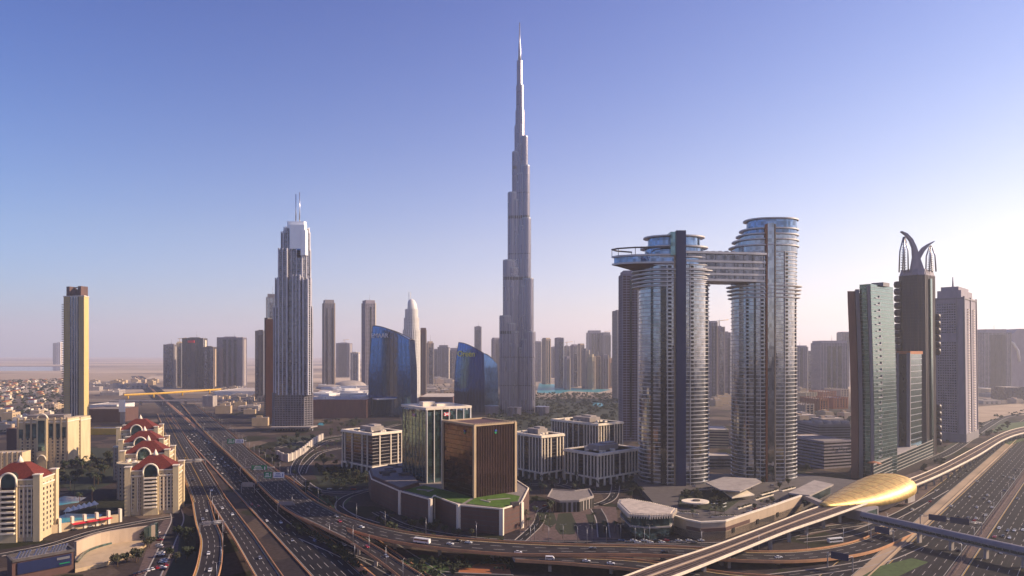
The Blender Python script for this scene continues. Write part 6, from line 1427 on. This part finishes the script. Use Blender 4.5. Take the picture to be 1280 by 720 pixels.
canopy('woodland', [(1130, 560), (1240, 520), (1300, 508), (1300, 514), (1236, 530), (1180, 562)], 60, 'leafA', .8, 5)
canopy('shrubs', [(350, 648), (432, 690), (456, 722), (420, 690)], 60, 'leafA', .6, 3)
canopy('shrubs', [(470, 650), (505, 664), (560, 676), (620, 682), (600, 688), (500, 674)], 90, 'leafA', .6, 3)
canopy('woodland', [(995, 520), (1064, 515), (1064, 545), (1000, 552)], 90, 'leafA')
canopy('woodland', [(1222, 478), (1300, 476), (1300, 492), (1222, 494)], 260, 'leafA', 1.4)
# ================= VILLAS AND SMALL BLOCKS
def mkhouse(w, d, h, wl, rf, hip):
    mb = MB(); mb.box(-w/2, -d/2, 0, w/2, d/2, h, 0)
    if hip: mb.loft([[(-w/2-.6, -d/2-.6, h), (w/2+.6, -d/2-.6, h), (w/2+.6, d/2+.6, h), (-w/2-.6, d/2+.6, h)], [(-w*.2, -.3, h+2.6), (w*.2, -.3, h+2.6), (w*.2, .3, h+2.6), (-w*.2, .3, h+2.6)]], 1)
    else: mb.box(-w/2+.4, -d/2+.4, h, w/2-.4, d/2-.4, h+.3, 1); mb.box(-w*.1, -d*.2, h+.3, w*.25, d*.2, h+3, 0)
    for s in range(3):
        for fl_ in range(max(1, int(h/3.3))): mb.box(-w*.35+s*w*.28, -d/2-.06, 1+fl_*3.3, -w*.35+s*w*.28+w*.13, -d/2, 2.6+fl_*3.3, 2); mb.box(w/2, -d*.35+s*d*.28, 1+fl_*3.3, w/2+.06, -d*.35+s*d*.28+d*.13, 2.6+fl_*3.3, 2)
    return mb.build('villa', [M[wl], M[rf], M['black']])
HP = [mkhouse(14, 12, 7, 'cream', 'rust', True), mkhouse(18, 12, 7, 'ivory', 'roofpale', False), mkhouse(22, 16, 10, 'sandst', 'roofpale', False), mkhouse(13, 11, 6.5, 'white', 'roofred', True), mkhouse(30, 18, 13, 'beige', 'roofgrey', False), mkhouse(40, 24, 9, 'conc', 'roofpale', False)]
HN = ['cream villa with orange hipped roof', 'ivory flat roofed villa', 'sandy flat roofed house', 'white villa with red roof', 'beige flat roofed block', 'grey flat roofed shed']
hused = set()
def houses(poly, n, kinds, where, grp, sc=1.0):
    w = [G(a, b) for a, b in poly]; x0 = min(v.x for v in w); x1 = max(v.x for v in w); y0 = min(v.y for v in w); y1 = max(v.y for v in w); pl = [(v.x, v.y) for v in w]; done = []; g_ = 0
    while len(done) < n and g_ < 9000:
        g_ += 1; x, y = rd.uniform(x0, x1), rd.uniform(y0, y1)
        if not inside(x, y, pl) or any((x-a)**2+(y-b)**2 < (24*sc)**2 for a, b in done): continue
        k = rd.choice(kinds); o = HP[k]
        if k in hused: o = o.copy(); COL.objects.link(o)
        hused.add(k); o.location = (x, y, 0); o.rotation_euler = (0, 0, rd.choice([.2, .2+math.pi/2, .2+math.pi])); s_ = sc*rd.uniform(.85, 1.2); o.scale = (s_, s_, s_*rd.uniform(.8, 1.3)); done.append((x, y))
        o['category'] = 'house'; o['group'] = grp; ordlab(o, HN[k]+' '+where)
houses([(-20, 478), (76, 476), (74, 500), (40, 512), (-20, 520)], 74, (0, 0, 1, 3), 'in far left suburb', 'houses of the left suburb', .95)
houses([(-10, 522), (76, 505), (78, 520), (26, 530), (4, 548)], 16, (1, 2, 4), 'behind the large cream hotel', 'blocks behind the hotel')
houses([(110, 480), (196, 476), (180, 492), (150, 494), (112, 496)], 22, (2, 4, 5), 'left of far highway', 'blocks by the far highway', 1.2)
houses([(262, 488), (330, 486), (330, 530), (322, 552), (275, 520)], 34, (2, 4, 5), 'between highway and white topped tower', 'sheds by the highway', .9)
houses([(524, 466), (612, 468), (616, 498), (570, 500), (528, 492)], 34, (2, 4, 5), 'among trees behind the sail buildings', 'low blocks behind the sail buildings', 1.4)
houses([(712, 468), (770, 470), (790, 482), (764, 484), (712, 476)], 16, (2, 4), 'at foot of waterside cluster', 'low blocks at the waterside', 1.4)
houses([(996, 478), (1064, 476), (1064, 494), (998, 494)], 18, (2, 4, 0), 'behind the right old quarter', 'low blocks of the old quarter', 1.4)
houses([(996, 524), (1062, 518), (1062, 552), (1000, 556)], 10, (2, 4, 5), 'before grey vaulted hall at right', 'low blocks near oval towers', 1.0)
houses([(888, 484), (912, 482), (914, 505), (888, 508)], 8, (2, 4), 'in gap between oval towers', 'low blocks in the gap', 1.2)
houses([(1224, 488), (1300, 486), (1300, 508), (1226, 514)], 14, (2, 4, 5), 'on sand before right horizon', 'low blocks on the right sand', 1.2)
houses([(1224, 470), (1300, 468), (1300, 488), (1224, 490)], 12, (2, 4, 5), 'at the hazy right horizon', 'low blocks at right horizon', 1.6)
# ================= LAMP POSTS
lp = thing('street_lamp', None, 'street lamp', (0, 0, 0)); MB().tube([(0, 0, 0), (0, 0, 5), (0, 0, 11)], [.16, .12, .08], 6).build('pole', M['steel'], lp)
for s in (-1, 1): am = MB().tube([(0, 0, 10.8), (s*.9, 0, 11.4), (s*1.9, 0, 11.5)], .06, 4).build('arm', M['steel'], lp); MB().box(s*1.9-.45, -.16, 11.4, s*1.9+.45, .16, 11.55).build('lamp_head', M['conc'], am)
lpu = [0]
def lamp(p, ang, where):
    o = lp if not lpu[0] else copy_tree(lp, None, p, ang); lpu[0] += 1; o.location = p; o.rotation_euler = (0, 0, ang); o['group'] = 'street lamps '+where; ordlab(o, 'double armed street lamp '+where)
for e, u, st, w in ((C1, -.01, 5, 'on far side of curved viaduct'), (RE, 1.01, 6, 'along the elevated road'), (LA, -.01, 5, 'on curving flyover branch'), (D1, 1.01, 4, 'on descending branch viaduct')):
    for i in range(2, len(e[0])-1, st): p = at(e, i, u); d = e[1][i]-e[0][i]; lamp(p, math.atan2(d.y, d.x), w)
for Y in range(420, 1300, 48): lamp(LH(0, Y, .9), math.atan2(.509, .861), 'in median of left highway')
for t in range(500, 1500, 52): lamp(RH(-69.2, t, .9), math.atan2(-.66, .75), 'in median of right highway')
for i in range(9): lamp(G(668+i*18, 676+(i % 2)*2, 0), 0, 'behind the curved viaduct on plaza')

if CARS.f: CARS.build('distant_traffic', [M['car_'+k] for k in ('white', 'silver', 'black', 'red', 'grey', 'blue', 'yellow')]+[M['carglass']], None, 'stuff')
for k, o in list(PROTO.items()):
    if (k, False) not in used:
        for ch in list(o.children): bpy.data.objects.remove(ch)
        bpy.data.objects.remove(o)
# ================= HAZE
hz = MB(); hz.box(-19000, -6000, -1, 19000, 19900, 900); hz = hz.build('haze', [], None, 'stuff')
hm = bpy.data.materials.new('haze_air'); hm.use_nodes = True; t = hm.node_tree; t.nodes.remove(t.nodes['Principled BSDF'])
pv = t.nodes.new('ShaderNodeVolumePrincipled'); pv.inputs['Density'].default_value = HAZE; pv.inputs['Color'].default_value = (.86, .88, 1.0, 1); pv.inputs['Anisotropy'].default_value = .35
t.links.new(pv.outputs[0], t.nodes['Material Output'].inputs['Volume']); hz.data.materials.append(hm)
# ================= LABEL NUMBERING
ORD = ['leftmost', 'second', 'third', 'fourth', 'fifth', 'sixth', 'seventh', 'eighth', 'ninth', 'tenth']
def ordn(i): return ORD[i] if i < 10 else '%d%s' % (i+1, 'th' if 10 <= (i+1) % 100 <= 20 else {1: 'st', 2: 'nd', 3: 'rd'}.get((i+1) % 10, 'th'))
bpy.context.view_layer.update(); gr = {}
for o, dsc, way in REG: gr.setdefault(dsc, []).append(o)
for dsc, os_ in gr.items():
    os_.sort(key=lambda o: PX(o.matrix_world.translation))
    if len(os_) == 1: os_[0]['label'] = dsc; continue
    for i, o in enumerate(os_): o['label'] = ('leftmost '+dsc) if i == 0 else ('rightmost '+dsc) if i == len(os_)-1 else ordn(i)+' from left, '+dsc
